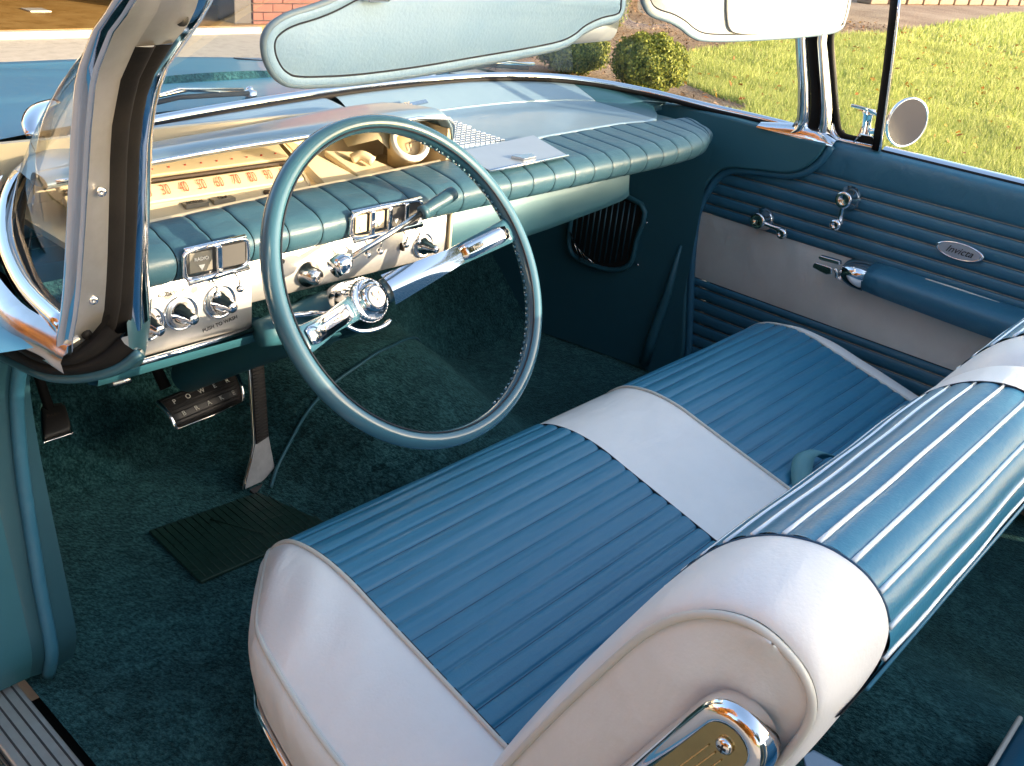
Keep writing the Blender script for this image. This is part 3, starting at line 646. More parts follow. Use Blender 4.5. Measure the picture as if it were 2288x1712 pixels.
# ---------------------------------------------------------------- dashboard
dash = box("dashboard", (-.70, .34, .80), (.66, .96, .862), M['teal_dark'], car)
def yf(x): return float(np.interp(x, [-.7, -.62, -.48, -.1, .16, .42, .50, .56, .60, .63, .65, .67], [.105, .110, .122, .140, .142, .147, .152, .160, .170, .184, .200, .222]))
def yr(x): return float(np.interp(x, [-.7, -.62, -.43, -.07, 0, .22, .45, .6], [.165, .178, .202, .235, .245, .275, .285, .27]))
def padsec(x, ins=0):
    f = yf(x)+ins*.3; r = yr(x); b = .857+ins
    P = [(f+.06, b), (f+.035, b-.003), (f+.014, b+.003), (f+.003, b+.014), (f, .888), (f+.006, .898-ins*.5), (f+.018, .905-ins), (f+.035, .909-ins), (r-.02, .914-ins), (r, .914-ins), (r+.002, .90)]
    return [(x, float(p[0]), float(p[1])) for p in cr(P, 3)]
edges = [-.69+.0]+[-.62+.054*k for k in range(23)]+[.60]
edges[-1] = .622; edges.append(.650)
for i in range(len(edges)-1):
    a, b = edges[i]+.0008, edges[i+1]-.0008
    xs_ = [a, a+.001, a+.0035, a+.009]+[a+.009+(b-a-.018)*t/4 for t in (1, 2, 3)]+[b-.009, b-.0035, b-.001, b]
    il = [.0018, .0010, .0003, 0, 0, 0, 0, 0, .0003, .0010, .0018]
    loft("pad_section", [padsec(x, q) for x, q in zip(xs_, il)], M['teal_pad'], dash)
loft("pad_core", [padsec(x, .006) for x in (-.69, -.5, -.3, -.1, .1, .3, .5, .645)], M['thread'], dash)
# rounded right end of the pad and its surround
S = []
for k in range(9):
    a = k/8*math.pi/2; x = .650+.026*math.sin(a); q = .028*(1-math.cos(a)); s_ = padsec(.649, .0)
    cy, cz = .250, .889
    S.append([(x, cy+(y-cy)*(1-q*6), cz+(z-cz)*(1-q*14)) for _, y, z in s_])
loft("pad_end", S, M['teal_pad'], dash, caps=True)
S = []
for k in range(17):
    x = .42+.305*k/16; fy_ = float(np.interp(x, [.42, .50, .56, .61, .65, .685, .71, .725], [.166, .168, .176, .190, .214, .248, .285, .33])); hz = float(np.interp(x, [.42, .60, .66, .69, .71, .725], [.026, .0245, .021, .016, .010, .004]))
    cy, hy = (fy_+.42)/2, (.42-fy_)/2; cz = .8855-.002*(k/16)
    S.append([(x, cy-hy*(abs(math.cos(p))**.75)*(1 if math.cos(p) > 0 else -1), cz+hz*(abs(math.sin(p))**.75)*(1 if math.sin(p) > 0 else -1)) for p in [2*math.pi*j/32 for j in range(32)]])
loft("pad_surround", S, M['teal'], dash, closed=True, caps=True)
# dash top (passenger side) and the slope up to the glass
def topsec(x):
    yg = float(np.interp(x, [p[0] for p in GB[15:75]], [p[1] for p in GB[15:75]]))
    y0 = yr(x) if x < .57 else float(np.interp(x, [.57, .62, .66, .70, .73], [.282, .312, .350, .378, .37]))
    w_ = min(.080, (yg-y0)*.5); zg = float(np.interp(x, [.3, .60, .70, .73], [.952, .944, .934, .926]))
    P = [(y0-.004, .906), (y0, .9145), (y0+w_*.12, .9165), (y0+(yg-w_-y0)*.6, .9185), (yg-w_-.006, .920), (yg-w_, .9215), (yg-w_*.88, .926), (yg-w_*.35, zg-.004), (yg-.010, zg), (yg-.004, zg-.004)]
    P = [(q[0], q[1]-.0014) for q in P]
    return [(x, float(p[0]), float(p[1])) for p in cr(P, 3)]
loft("dash_top", [topsec(x) for x in [-.060+.03*i for i in range(21)]+[.57]], M['dash_metal'], dash)
loft("dash_corner", [topsec(x) for x in (.571, .60, .63, .66, .69, .72)], M['teal'], dash)
# driver side: hood (brow) over the instruments
def browsec(x, k=1.0):
    yg = float(np.interp(x, [p[0] for p in GB[8:75]], [p[1] for p in GB[8:75]]))
    yb = .235; zb = float(np.interp(x, [-.70, -.58, -.47, -.33, -.15, -.09, -.06], [.955, .967, .973, .977, .985, .984, .981]))
    yg = max(yg, .30)
    P = [(yb+.020, zb-.010), (yb+.006, zb-.007), (yb, zb), (yb+.010, zb+.006), (yb+.035, zb+.006), (yb+(yg-yb)*.45, zb-.008), (yg-.08, .949), (yg-.05, .950), (yg-.02, .953), (yg-.005, .949)]
    return [(x, float(p[0]), float(p[1])) for p in cr(P, 4)]
brow = loft("instrument_hood", [browsec(x) for x in [-.70, -.66]+[-.62+.03*i for i in range(18)]+[-.095]], M['dash_metal'], dash)
S = []
for k in range(9):   # right cheek: brow turns down to the pad
    a = k/8*math.pi/2; s_ = browsec(-.095); cx = -.095
    n_ = len(s_); R = .030
    S.append([(cx+R*math.sin(a), y, z-(z-.914)*(1-math.cos(a))*.98) for _, y, z in s_])
loft("hood_cheek", S, M['dash_metal'], brow)
tube("hood_edge_trim", [(-.69, .237, .957)]+[(x, .236, float(np.interp(x, [-.70, -.58, -.47, -.33, -.15, -.09], [.955, .967, .973, .977, .985, .984]))-.001) for x in [-.66+.04*i for i in range(14)]]+[(-.078, .236, .978), (-.068, .237, .965), (-.065, .238, .945), (-.065, .240, .920)], .0028, M['chrome'], brow, n=8)
# ivory instrument well
well = box("instrument_well", (-.69, .20, .880), (-.068, .40, .888), M['ivory'], dash)
box("well_back", (-.69, .385, .885), (-.068, .395, .965), M['ivory'], well)
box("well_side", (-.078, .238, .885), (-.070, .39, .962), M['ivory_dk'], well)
loft("well_lip", [[(x, yr(x)+.001, .912), (x, yr(x)+.006, .915), (x, yr(x)+.012, .909), (x, yr(x)+.016, .888)] for x in [-.69+.04*i for i in range(16)]], M['ivory'], well)
# speedometer housing: sloping two-band face
def face(x0, x1, ya, za, yb_, zb_, name, mat, par, th=.012):
    return prism(name, [(x0, ya, za), (x1, ya, za), (x1, yb_, zb_), (x0, yb_, zb_)], (0, th*.6, -th*.8), mat, par, smooth=False, bevel=.003)
sp = face(-.66, -.325, .268, .906, .290, .924, "speedometer", M['ivory'], dash)
face(-.66, -.330, .296, .931, .335, .950, "speedometer_top", M['ivory'], sp)
loft("speedometer_end", [[(-.325, .262, .90), (-.325, .30, .935), (-.325, .34, .952)], [(-.318, .264, .898), (-.317, .302, .932), (-.319, .341, .949)], [(-.314, .270, .888), (-.312, .306, .90), (-.314, .345, .90)]], M['ivory'], sp)
box("speedometer_slot", (-.655, .2915, .9245), (-.338, .298, .9275), M['brown'], sp)
fd = Vector((0, .022, .018)).normalized()
nums = ["10", "20", "30", "40", "50", "60", "70", "80", "90", "100"]
for i, s_ in enumerate(nums):
    x = -.587+.0258*i; o = txt("numeral", s_, (x, .2780, .9166), (1, 0, 0), fd, .0225, M['red'], sp, ext=.0001, shear=.12, sx=.58 if len(s_) < 3 else .42, off=-.012)
for i in range(13):
    x = -.632+.0235*i; box("tick", (x, .3045, .936), (x+.0022, .3065, .9375), M['red'], sp)
for x in (-.610, -.580, -.395, -.372): lathe("warning_lamp", [(0, 0), (.0075, 0), (.0075, .001), (0, .0012)], (x, .2565, .8985), (0, -.3, 1), M['brown'], sp, n=16)
lw = loft("gauge_sill", [[(x, .247, .892), (x, .252, .896), (x, .264, .9005), (x, .268, .904)] for x in (-.66, -.5, -.325)], M['ivory'], sp)
for x0 in (-.523, -.483):
    b_ = box("gauge_window", (x0, .2505, .8965), (x0+.032, .263, .9022), M['grey_lbl'], sp)
txt("gauge_text", "NORMAL", (-.507, .2565, .9029), (1, 0, 0), (0, 1, .45), .006, M['black'], sp)
txt("gauge_text", "TEMP", (-.467, .2565, .9029), (1, 0, 0), (0, 1, .45), .006, M['black'], sp)
# folded ivory vanes right of the speedometer and tilted plate
prism("well_vane", [(-.30, .26, .888), (-.24, .24, .888), (-.235, .30, .888), (-.295, .36, .93), (-.31, .34, .93)], (.004, .0, .010), M['ivory'], well, smooth=False)
prism("well_vane", [(-.235, .243, .889), (-.150, .255, .889), (-.18, .335, .905), (-.245, .33, .915)], (0, 0, .010), M['ivory'], well, smooth=False, bevel=.003)
tube("tilt_knob", cr([(-.215, .30, .915), (-.205, .29, .922), (-.195, .275, .915)], 4), .008, M['ivory'], well, n=10)
# clock pod
cd = Vector((-.25, -.72, .65)).normalized(); cc = Vector((-.118, .282, .932))
ck = lathe("clock", [(.0, -.004), (.020, -.004), (.0215, .0), (.0235, .009), (.0275, .012), (.0315, .009), (.032, .0), (.028, -.02), (.020, -.045), (.012, -.07), (0, -.075)], cc, cd, M['ivory'], dash, n=36, cap=False)
lathe("clock_face", [(0, 0), (.0215, 0), (.0215, .0006), (0, .0008)], cc+cd*-.003, cd, M['ivory_dk'], ck, n=30)
cu = cd.orthogonal().normalized(); cv = cd.cross(cu)
for a, L in ((.6, .012), (2.4, .017)):
    tube("clock_hand", [tuple(cc+cd*.0015), tuple(cc+cd*.0015+(cu*math.cos(a)+cv*math.sin(a))*L)], .0008, M['brown'], ck, n=5)
lathe("clock_bezel", [(.0225, .008), (.026, .0135), (.030, .0125), (.0325, .007)], cc, cd, M['vanity'], ck, n=36, cap=False)
loft("clock_cowl", [[(-.20, .33, .925), (-.165, .30, .940), (-.15, .29, .925)], [(-.185, .36, .930), (-.14, .33, .955), (-.125, .31, .945)], [(-.15, .38, .93), (-.11, .36, .95), (-.10, .33, .94)]], M['ivory'], ck)
# speaker grille: raised lozenges in rows, each a tile
gr = prism("speaker_grille", [(-.058, .272, .9135), (.104, .290, .9145), (.125, .435, .9165), (.06, .43, .9165), (-.058, .345, .9155)], (0, 0, .0012), M['black'], dash, smooth=False)
tile = None
for r_ in range(13):
    for c_ in range(14):
        y = .283+.0118*r_; x = -.052+.0125*c_-.000*r_
        xm = .10+.02*(y-.29)/.145
        lim = x > -.055+(max(0, y-.335)*1.15) and x < xm
        if not lim: continue
        z = .9152+.0022*(y-.28)/.15+.0005
        if tile is None:
            tile = box("grille_tile", (x, y, z), (x+.0098, y+.0078, z+.0022), M['silver'], gr)
            bx, by_, bz = x, y, z
        else:
            o = tile.copy(); o.location = (x-bx+tile.location.x, y-by_+tile.location.y, z-bz+tile.location.z); COL.objects.link(o); o.parent = gr
# ash tray lid
lid = prism("ashtray_lid", [(-.062, yf(-.06)+.020, .9125), (.137, yf(.137)+.024, .9125), (.170, .272, .9195), (-.045, .246, .9185)], (0, 0, .0022), M['silver'], dash, smooth=False, bevel=.0008)
tube("lid_edge", [(-.062, yf(-.06)+.018, .9135), (.04, yf(.04)+.020, .9138), (.137, yf(.137)+.022, .9138)], .0024, M['chrome'], lid, n=8)
prism("lid_latch", [(.030, .170, .914), (.062, .172, .914), (.064, .186, .9155), (.020, .190, .9155)], (0, -.002, .006), M['chrome_worn'], lid, smooth=False, bevel=.001)
# band plaque with letters on the slope below the glass
pq = prism("name_plaque", [(-.062, .448, .9365), (.102, .472, .9415), (.102, .480, .9455), (-.062, .456, .9405)], (0, -.0008, .0016), M['chrome_worn'], dash, smooth=False)
txt("plaque_letters", "ELECTROMATIC", (.020, .4655, .9435), (1, .145, .03), (0, .8, .42), .011, M['ivory_dk'], pq, sx=1.0)
# lower chrome instrument panel
yl = lambda x: .166+.018*max(0, x+.5)*0
lc = loft("control_panel", [[(x, .172, .864), (x, .166, .858), (x, .165, .80), (x, .166, .757), (x, .170, .753), (x, .20, .752)] for x in [-.70, -.64, -.55, -.487]], M['brushed'], dash)
loft("control_panel", [[(x, .172, .868), (x, .166, .860), (x, .165, .82), (x, .166, .792), (x, .170, .788)] for x in [-.487, -.45, -.4, -.33, -.25, -.17, -.133]], M['brushed'], dash)
tube("panel_lower_trim", [(-.70, .160, .751), (-.60, .160, .752), (-.49, .160, .755)], .004, M['chrome'], dash, n=8)
tube("panel_end_trim", [(-.135, .162, .862), (-.135, .162, .79)], .0035, M['ivory'], dash, n=8)
loft("lower_lip", [[(x, .158, .748), (x, .162, .735), (x, .185, .728), (x, .22, .74)] for x in (-.70, -.6, -.5, -.44)], M['teal_dark'], dash)
def knob(x, z, r=.0175):
    k_ = lathe("knob_bezel", [(r*1.28, 0), (r*1.30, .0025), (r*1.18, .004), (r*1.05, .001), (r*.98, -.004)], (x, .1655, z), (0, -1, .05), M['chrome'], dash, n=30, cap=False)
    lathe("knob", [(r*.92, -.002), (r*.9, .008), (r*.62, .012), (r*.55, .020), (r*.42, .022), (r*.40, .030), (r*.28, .032), (0, .0325)], (x, .1655, z), (0, -1, .05), M['chrome'], k_, n=22, cap=False)
for x, z in ((-.588, .800), (-.534, .803), (-.632, .797)): knob(x, z)
knob(-.188, .815, .015)
lathe("ignition_lock", [(.018, 0), (.018, .003), (.012, .006), (.011, .02), (0, .021)], (-.398, .1655, .812), (0, -1, .05), M['chrome_worn'], dash, n=24)
box("light_switch_lever", (-.2335, .158, .815), (-.2295, .166, .826), M['brown'], dash, bevel=.001)
for x in (-.455, -.440): lathe("lamp_jewel", [(0, 0), (.004, 0), (.003, .003), (0, .004)], (x, .1655, .838), (0, -1, 0), M['print'], dash, n=12)
txt("panel_text", "ACCESSORY", (-.596, .1635, .829), (1, 0, .03), (0, 0, 1), .0078, M['print'], dash)
txt("panel_text", "WIPER", (-.540, .1635, .832), (1, 0, .03), (0, 0, 1), .0078, M['print'], dash)
txt("panel_text", "PUSH TO WASH", (-.535, .1635, .773), (1, 0, .15), (0, 0, 1), .0070, M['print'], dash)
txt("panel_text", "LIGHTS", (-.611, .1635, .786), (1, 0, .6), (0, 0, 1), .006, M['print'], dash)
# lever switch boxes in the pad
def swbox(x0, x1, n, levers):
    f0 = yf(x0); z0, z1 = .866, .901
    b_ = box("switch_box", (x0+.004, f0-.001, z0+.005), (x1-.004, f0+.05, z1-.004), M['print'], dash)
    xc, zc, hx, hz = (x0+x1)/2, (z0+z1)/2, (x1-x0)/2+.002, (z1-z0)/2
    P = []
    for q in range(40):
        t = 2*math.pi*q/40; x = xc+hx*math.copysign(abs(math.cos(t))**.28, math.cos(t)); z = zc+hz*math.copysign(abs(math.sin(t))**.40, math.sin(t)); P.append((x, yf(x)-.004, z))
    tube("switch_frame", P, .0030, M['chrome'], b_, closed=True, n=8)
    tube("switch_lower_bar", [(x0, f0-.008, z0-.001), (x1, yf(x1)-.008, z0-.001)], .0042, M['chrome'], b_, n=8)
    tube("switch_top_bar", [(x0, f0-.003, z1), (x1, yf(x1)-.003, z1)], .0036, M['chrome'], b_, n=8)
    w_ = (x1-x0)/n
    for k in range(n):
        xa = x0+w_*k+.006; xb = x0+w_*(k+1)-.006; xm = (xa+xb)/2
        p = box("switch_plate", (xa, yf(xm)-.004, z0+.006), (xb, yf(xm)+.0, z1-.005), M['grey_lbl'] if n == 2 else M['ivory'], b_, bevel=.001)
        prism("switch_arrow", [(xm-.004, yf(xm)-.0046, .881), (xm+.004, yf(xm)-.0046, .881), (xm, yf(xm)-.0046, .874)], (0, -.0006, 0), M['vanity'], p, smooth=False)
        if n == 2: txt("switch_text", ("RADIO", "PANEL")[k], (xm, yf(xm)-.0048, .888), (1, 0, 0), (0, 0, 1), .006, M['vanity'], p)
        if k < n-1: box("switch_divider", (xb+.002, yf(xm)-.010, z0), (xb+.010, yf(xm)+.002, z1), M['chrome'], b_, bevel=.002)
    for x in levers:
        y0 = yf(x)
        l_ = tube("switch_lever", [(x, y0, .862), (x+.003, y0-.010, .852), (x+.006, y0-.004, .842)], .0013, M['chrome_worn'], b_, n=6)
        lathe("lever_knob", [(0, -.005), (.004, -.003), (.0052, 0), (.004, .003), (0, .005)], (x+.007, y0-.003, .838), (0, 0, 1), M['chrome'], l_, n=12)
swbox(-.612, -.528, 2, (-.578, -.545))
swbox(-.358, -.230, 4, (-.335, -.312, -.262, -.238))
# passenger side lower panel
pp = loft("glove_panel", [[(x, .215+.02*max(0, x), .868), (x, .200+.02*max(0, x), .855), (x, .196+.02*max(0, x), zb+.012), (x, .200, zb), (x, .24, zb-.008)] for x, zb in ((-.130, .752), (0, .762), (.15, .772), (.3, .785), (.37, .793), (.392, .800))], M['teal'], dash)
loft("glove_panel_end", [[(.392, .203, .868), (.392, .205, .80), (.392, .24, .79)], [(.396, .30, .868), (.398, .30, .80), (.396, .30, .79)]], M['teal_dark'], pp)
tube("glove_lip", [(-.128, .193, .856), (0, .193, .857), (.08, .194, .858)], .005, M['ivory'], pp, n=8)
lathe("dash_screw", [(0, 0), (.005, .0), (.004, .004), (0, .005)], (.385, .158, .868), (0, -1, -.2), M['chrome'], dash, n=12)
# ================================================================== STEERING
WC = Vector((-.355, 0, .848)); WT = .574; WR = .2045
wu = Vector((0, math.sin(WT), math.cos(WT))); wn = Vector((0, -math.cos(WT), math.sin(WT))); wx = Vector((1, 0, 0)); ROT = .175
sw = thing("steering_wheel", tuple(WC), "thin turquoise two spoke steering wheel with chrome hub", "steering wheel")
def wp(a, r, d=0): return tuple(WC + (wx*math.cos(a)+wu*math.sin(a))*r + wn*d)
n = 120
S = []
for i in range(n+1):
    a = 2*math.pi*i/n; c = Vector(wp(a, WR)); rad = (c-WC).normalized()
    S.append([tuple(c + rad*math.cos(q)*.0112 + wn*math.sin(q)*.0128) for q in [2*math.pi*k/14 for k in range(14)]])
rim = loft("rim", S, M['wheel'], sw, closed=True)
tube("rim_groove", [wp(2*math.pi*i/n, WR-.0085, .0100) for i in range(n)], .0012, M['thread'], rim, closed=True, n=6)
# finger notches on the inner right part of the rim
for i in range(46):
    a = -1.25+i*.052
    if 0.02 < a-ROT < .0: continue
    p = Vector(wp(a, WR-.0118, -.002)); q = (p-WC).normalized()
    lathe("grip_notch", [(0, -.0010), (.0034, 0), (0, .0022)], p, -q, M['wheel'], rim, n=6)
    lathe("grip_glint", [(0, -.0010), (.0016, 0), (0, .0016)], Vector(wp(a+.02, WR-.0118, -.003)), -q, M['chrome_worn'], rim, n=6) if i % 3 == 0 else None  # small metal beads stand in for glints along the inner rim
HUB = WC - wn*.118
hub_axis = wn
def hp(a, r, d=0): return HUB + (wx*math.cos(a)+wu*math.sin(a))*r + wn*d
hub = lathe("hub", [(.000, .030), (.013, .030), (.0185, .028), (.0195, .020), (.021, .016), (.0265, .018), (.0300, .014), (.0315, .004), (.034, -.004), (.035, -.02)], HUB, hub_axis, M['chrome'], sw, n=40, cap=False)
lathe("hub_emblem", [(0, .034), (.008, .0335), (.013, .0320), (.015, .029)], HUB, hub_axis, M['vanity'], hub, n=30)
for k in range(36):   # serrated ring
    a = 2*math.pi*k/36; tube("serration", [tuple(hp(a, .0265, .0178)), tuple(hp(a, .0318, .006))], .0016, M['chrome'], hub, n=5)
for k in range(3):
    a = 2*math.pi*k/3+.5; prism("emblem_shield", [tuple(hp(0, 0, .0345)+(wx*math.cos(a)+wu*math.sin(a))*.006+wx*dx+wu*dy) for dx, dy in ((-.003, .004), (.003, .004), (.003, -.001), (0, -.005), (-.003, -.001))], tuple(wn*.0008), M['copper'], hub, smooth=False)
def spoke(sgn):
    d = (wx*math.cos(ROT)+wu*math.sin(ROT))*sgn; e = wn.cross(d)
    A = WC + d*(WR-.010); B = HUB + d*.030 + wn*.012
    P = []
    for t, dep in ((0, 0), (.25, .16), (.5, .44), (.75, .73), (1, 1)):
        c = A + (d*-(WR-.040))*t; P.append((c - wn*(.106*dep**.9), t))
    def sec(c, t, w, th, up_=0):
        hw = w; return [tuple(c + e*hw*x_ + wn*(y_*th+up_)) for x_, y_ in ((-1, 0), (-.95, .7), (-.6, 1), (0, 1.1), (.6, 1), (.95, .7), (1, 0), (.9, -.9), (0, -1.1), (-.9, -.9))]
    body = loft("spoke", [sec(Vector(cr([p for p, _ in P], 4)[i]), 0, .0135+.004*abs(1-i/8), .0055) for i in range(17)], M['wheel'], sw, closed=True, caps=True)
    C = cr([p for p, _ in P], 4); S = []
    lo, hi = (1, 15) if sgn < 0 else (1, 8)
    for i in range(lo, hi):
        k = 1 if lo < i < hi-1 else .8
        S.append([tuple(Vector(C[i]) + e*w_*.0115*k + wn*(.0078+h_)) for w_, h_ in ((-1, 0), (-.92, .0018), (-.3, .0022), (.3, .0022), (.92, .0018), (1, 0))])
    loft("spoke_plate", S, M['chrome'], body, caps=True)
    if sgn > 0:
        S = []
        for i in range(7, 17):
            t = (i-7)/9; wd = .0115+.011*t**.8
            S.append([tuple(Vector(C[i]) + e*q*wd + wn*(.006+.009*(1-abs(q))**.7*t+.003)) for q in (-1, -.7, -.35, -.1, .1, .35, .7, 1)])
        loft("spoke_flare", S, M['chrome'], body)
        # tiny maker's script and tick on the plate
        txt("spoke_script", "Power Steering", Vector(C[4])+wn*.0088, d, e*1, .0085, M['grey_lbl'], body)
        lathe("spoke_mark", [(.0045, 0), (.0045, .0006), (.0033, .0008)], Vector(C[1])+wn*.0085, wn, M['grey_lbl'], body, n=14, cap=False)
    else:
        lathe("spoke_screw", [(0, 0), (.0035, .0), (.002, .002), (0, .0022)], Vector(C[3])+wn*.0085+e*.003, wn, M['print'], body, n=12)
spoke(-1); spoke(1)
tube("horn_ring", [tuple(hp(a, .040+.012*math.cos(a)**2, .004)) for a in [math.pi*1.12+k*.1 for k in range(20)]], .0035, M['chrome'], sw, n=8)
# column
cl_ = lathe("steering_column", [(.031, -.012), (.036, -.02), (.038, -.05), (.038, -.06)], HUB, hub_axis, M['chrome'], car, n=30, cap=False)
lathe("column_jacket", [(.034, -.05), (.037, -.06), (.036, -.14), (.033, -.20), (.030, -.35), (.030, -.55)], HUB, hub_axis, M['teal_dark'], cl_, n=28, cap=False)
lathe("column_collar", [(.0395, -.118), (.041, -.124), (.0395, -.130)], HUB, hub_axis, M['chrome'], cl_, n=28, cap=False)
# housing wing on the left of the column (signal switch bowl)
S = []
for k in range(9):
    t = k/8; c = HUB - wn*.055 - wx*(.02+.115*t); r_ = .034-.016*t
    S.append([tuple(c + wu*math.cos(q)*r_ + wn*math.sin(q)*r_*.9) for q in [2*math.pi*j/16 for j in range(16)]])
loft("column_wing", S, M['teal_dark'], cl_, closed=True, caps=True)
tube("signal_lever", [tuple(HUB-wn*.03-wx*.03), tuple(HUB-wn*.02-wx*.075+wu*.005), tuple(HUB-wn*.012-wx*.12+wu*.010)], .0042, M['chrome'], cl_, n=8)
# gear lever: a thing that moves by itself
gl = thing("gear_lever", (-.386, .102, .847), "chrome gear lever with dark turquoise grip, rising from the column across the dash", "gear lever")
A = Vector((-.386, .102, .847)); B = Vector((-.258, .100, .892)); D = (B-A).normalized()
tube("shaft", [tuple(A), tuple(A.lerp(B, .5)), tuple(B)], [.0042, .0040, .0045], M['chrome_worn'], gl, n=10)
lathe("grip", [(.0065, 0), (.0098, .002), (.0100, .007), (.0088, .008), (.0086, .012), (.0098, .030), (.0105, .058), (.0095, .064), (0, .066)], B, D, M['teal_pad'], gl, n=18)
lathe("base_socket", [(.013, -.02), (.014, -.004), (.010, .004), (.005, .010)], A, D, M['chrome'], gl, n=18)

# ================================================================== PEDALS, MAT
bp_ = thing("brake_pedal", (-.34, .55, .44), "wide black POWER BRAKE pedal with bright rim", "pedal")
def quadpad(name, TL, TR_, BR, BL, nrm, th, mat, par, rim=None, r=.006, crown=.010, n=8):
    TL, TR_, BR, BL = map(Vector, (TL, TR_, BR, BL)); N = Vector(nrm).normalized(); S = []
    for i in range(n+1):
        t = i/n; L = TL.lerp(BL, t); Rr = TR_.lerp(BR, t); S.append([tuple(L.lerp(Rr, q/n)+N*crown*(math.sin(math.pi*t)**.8)) for q in range(n+1)])
    o = loft(name, S, mat, par); sm = o.modifiers.new("s", 'SOLIDIFY'); sm.thickness = th; sm.offset = -1
    return o
bTL, bTR, bBR, bBL = (-.423, .548, .462), (-.262, .566, .466), (-.272, .520, .424), (-.414, .502, .424)
bn = Vector((0, -.62, .78))
pad = quadpad("pedal_pad", bTL, bTR, bBR, bBL, bn, .012, M['pedal'], bp_)
def edge3(A, B, N, c=.010, n=10): A, B = Vector(A), Vector(B); return [tuple(A.lerp(B, t/n)+N*c*(math.sin(math.pi*t/n)**.8)) for t in range(n+1)]
tube("rim_trim", [tuple(Vector(p)+Vector((-.002, 0, 0))) for p in edge3(bTL, bBL, bn)], .0042, M['chrome'], bp_, n=8)
tube("rim_trim", [tuple(Vector(p)+Vector((.002, 0, 0))) for p in edge3(bTR, bBR, bn)], .0042, M['chrome'], bp_, n=8)
tube("rim_trim", [bBL, tuple((Vector(bBL)+Vector(bBR))/2+Vector((0, -.004, 0))), bBR], .0022, M['chrome_worn'], bp_, n=8)
for k in range(9):
    t = .08+.84*k/8; L = Vector(bTL).lerp(Vector(bBL), t); R_ = Vector(bTR).lerp(Vector(bBR), t); z = bn*(.010*math.sin(math.pi*t)**.8+.0006)
    if k in (2, 6): continue
    tube("pad_ridge", [tuple(L.lerp(R_, .04)+z), tuple(L.lerp(R_, .96)+z)], .0014, M['pedal'], pad, n=5)
for row, (word, t) in enumerate((("POWER", .28), ("BRAKE", .70))):
    L = Vector(bTL).lerp(Vector(bBL), t); R_ = Vector(bTR).lerp(Vector(bBR), t); z = bn*(.010*math.sin(math.pi*t)**.8+.0010)
    for i, ch in enumerate(word):
        txt("pad_letter", ch, L.lerp(R_, .14+.18*i+.02*row)+z, R_-L, Vector(bTL)-Vector(bBL), .0125, M['cream'], pad)
tube("pedal_arm", [(-.395, .565, .47), (-.405, .62, .55), (-.40, .70, .68), (-.40, .78, .78)], [.010, .009, .009, .010], M['rubber'], bp_, n=8)
# accelerator: treadle hinged at the floor
ap = thing("accelerator_pedal", (-.28, .45, .30), "tall ribbed accelerator pedal with bright edge, hinged at the carpet", "pedal")
a0, a1 = Vector((-.2865, .437, .300)), Vector((-.262, .492, .552))
fl_ = [(-.044, 0), (-.040, .06), (-.026, .18), (-.016, .30), (-.0155, .60), (-.0165, .97), (-.012, 1.0), (.012, 1.0), (.0165, .97), (.0175, .60), (.0185, .30), (.030, .0)]
ax_ = (a1-a0); px_ = Vector((1, .08, 0)); pn_ = px_.cross(ax_).normalized()*-1
if pn_.y > 0: pn_ = -pn_
P = [tuple(a0+px_*x+ax_*t+pn_*(.010*math.sin(math.pi*min(1, t*1.2)))*0) for x, t in fl_]
base = prism("treadle", P, tuple(pn_*-.006), M['alu'], ap, smooth=False, bevel=.002)
rp_ = [(-.0125, .29), (-.0125, .965), (.0125, .965), (.0145, .60), (.0145, .31)]
tube("edge_bead", [tuple(a0+px_*x+ax_*t+pn_*.001) for x, t in [(-.044, 0), (-.040, .06), (-.026, .18), (-.016, .30), (-.0155, .60), (-.0165, .97), (-.012, 1.0), (.012, 1.0)]], .0018, M['chrome'], base, n=6)
rb = prism("rubber_face", [tuple(a0+px_*x+ax_*t+pn_*.0003) for x, t in rp_], tuple(pn_*.004), M['pedal'], ap, smooth=False, bevel=.001)
for k in range(28):
    t = .315+.0232*k; tube("face_rib", [tuple(a0+px_*-.0115+ax_*t+pn_*.0046), tuple(a0+px_*.0125+ax_*t+pn_*.0046)], .0012, M['pedal'], rb, n=5)
prism("hinge", [tuple(a0+px_*x+Vector((0, y, z))) for x, y, z in ((-.034, -.004, .0), (.028, -.004, .0), (.034, -.022, -.012), (-.028, -.022, -.012))], (0, 0, -.006), M['pedal'], ap, smooth=False, bevel=.001)
# parking brake
kp = thing("parking_brake_pedal", (-.588, .575, .46), "small square parking brake pedal by the left kick panel", "pedal")
kTL, kTR, kBR, kBL = (-.590, .608, .482), (-.561, .592, .484), (-.5735, .545, .456), (-.617, .547, .455)
quadpad("pedal_pad", kTL, kTR, kBR, kBL, (0, -.6, .8), .010, M['pedal'], kp, crown=.006)
tube("rim_trim", [tuple(p) for p in cr([kTL, kBL, tuple(Vector(kBL)+Vector((.004, -.003, -.003))), tuple(Vector(kBR)+Vector((-.004, -.003, -.002))), kBR, kTR], 5)], .0026, M['chrome'], kp, n=8)
txt("pad_letter", "PARK", Vector((-.585, .575, .4760)), (1, -.3, .02), (.3, .85, .45), .009, M['brown'], kp)
tube("pedal_arm", [(-.583, .59, .470), (-.580, .65, .56), (-.575, .74, .68)], .008, M['rubber'], kp, n=8)
# brake release / dimmer tab under the dash
rt = thing("release_handle", (-.55, .42, .595), "small ribbed metal release handle below the left end of the dash", "handle")
quadpad("handle_tab", (-.575, .42, .607), (-.545, .405, .615), (-.543, .39, .598), (-.573, .405, .590), (0, -.7, .7), .006, M['chrome_worn'], rt, crown=.002, n=3)
tube("handle_stem", [(-.56, .41, .605), (-.56, .46, .63), (-.56, .56, .66)], .005, M['rubber'], rt, n=6)
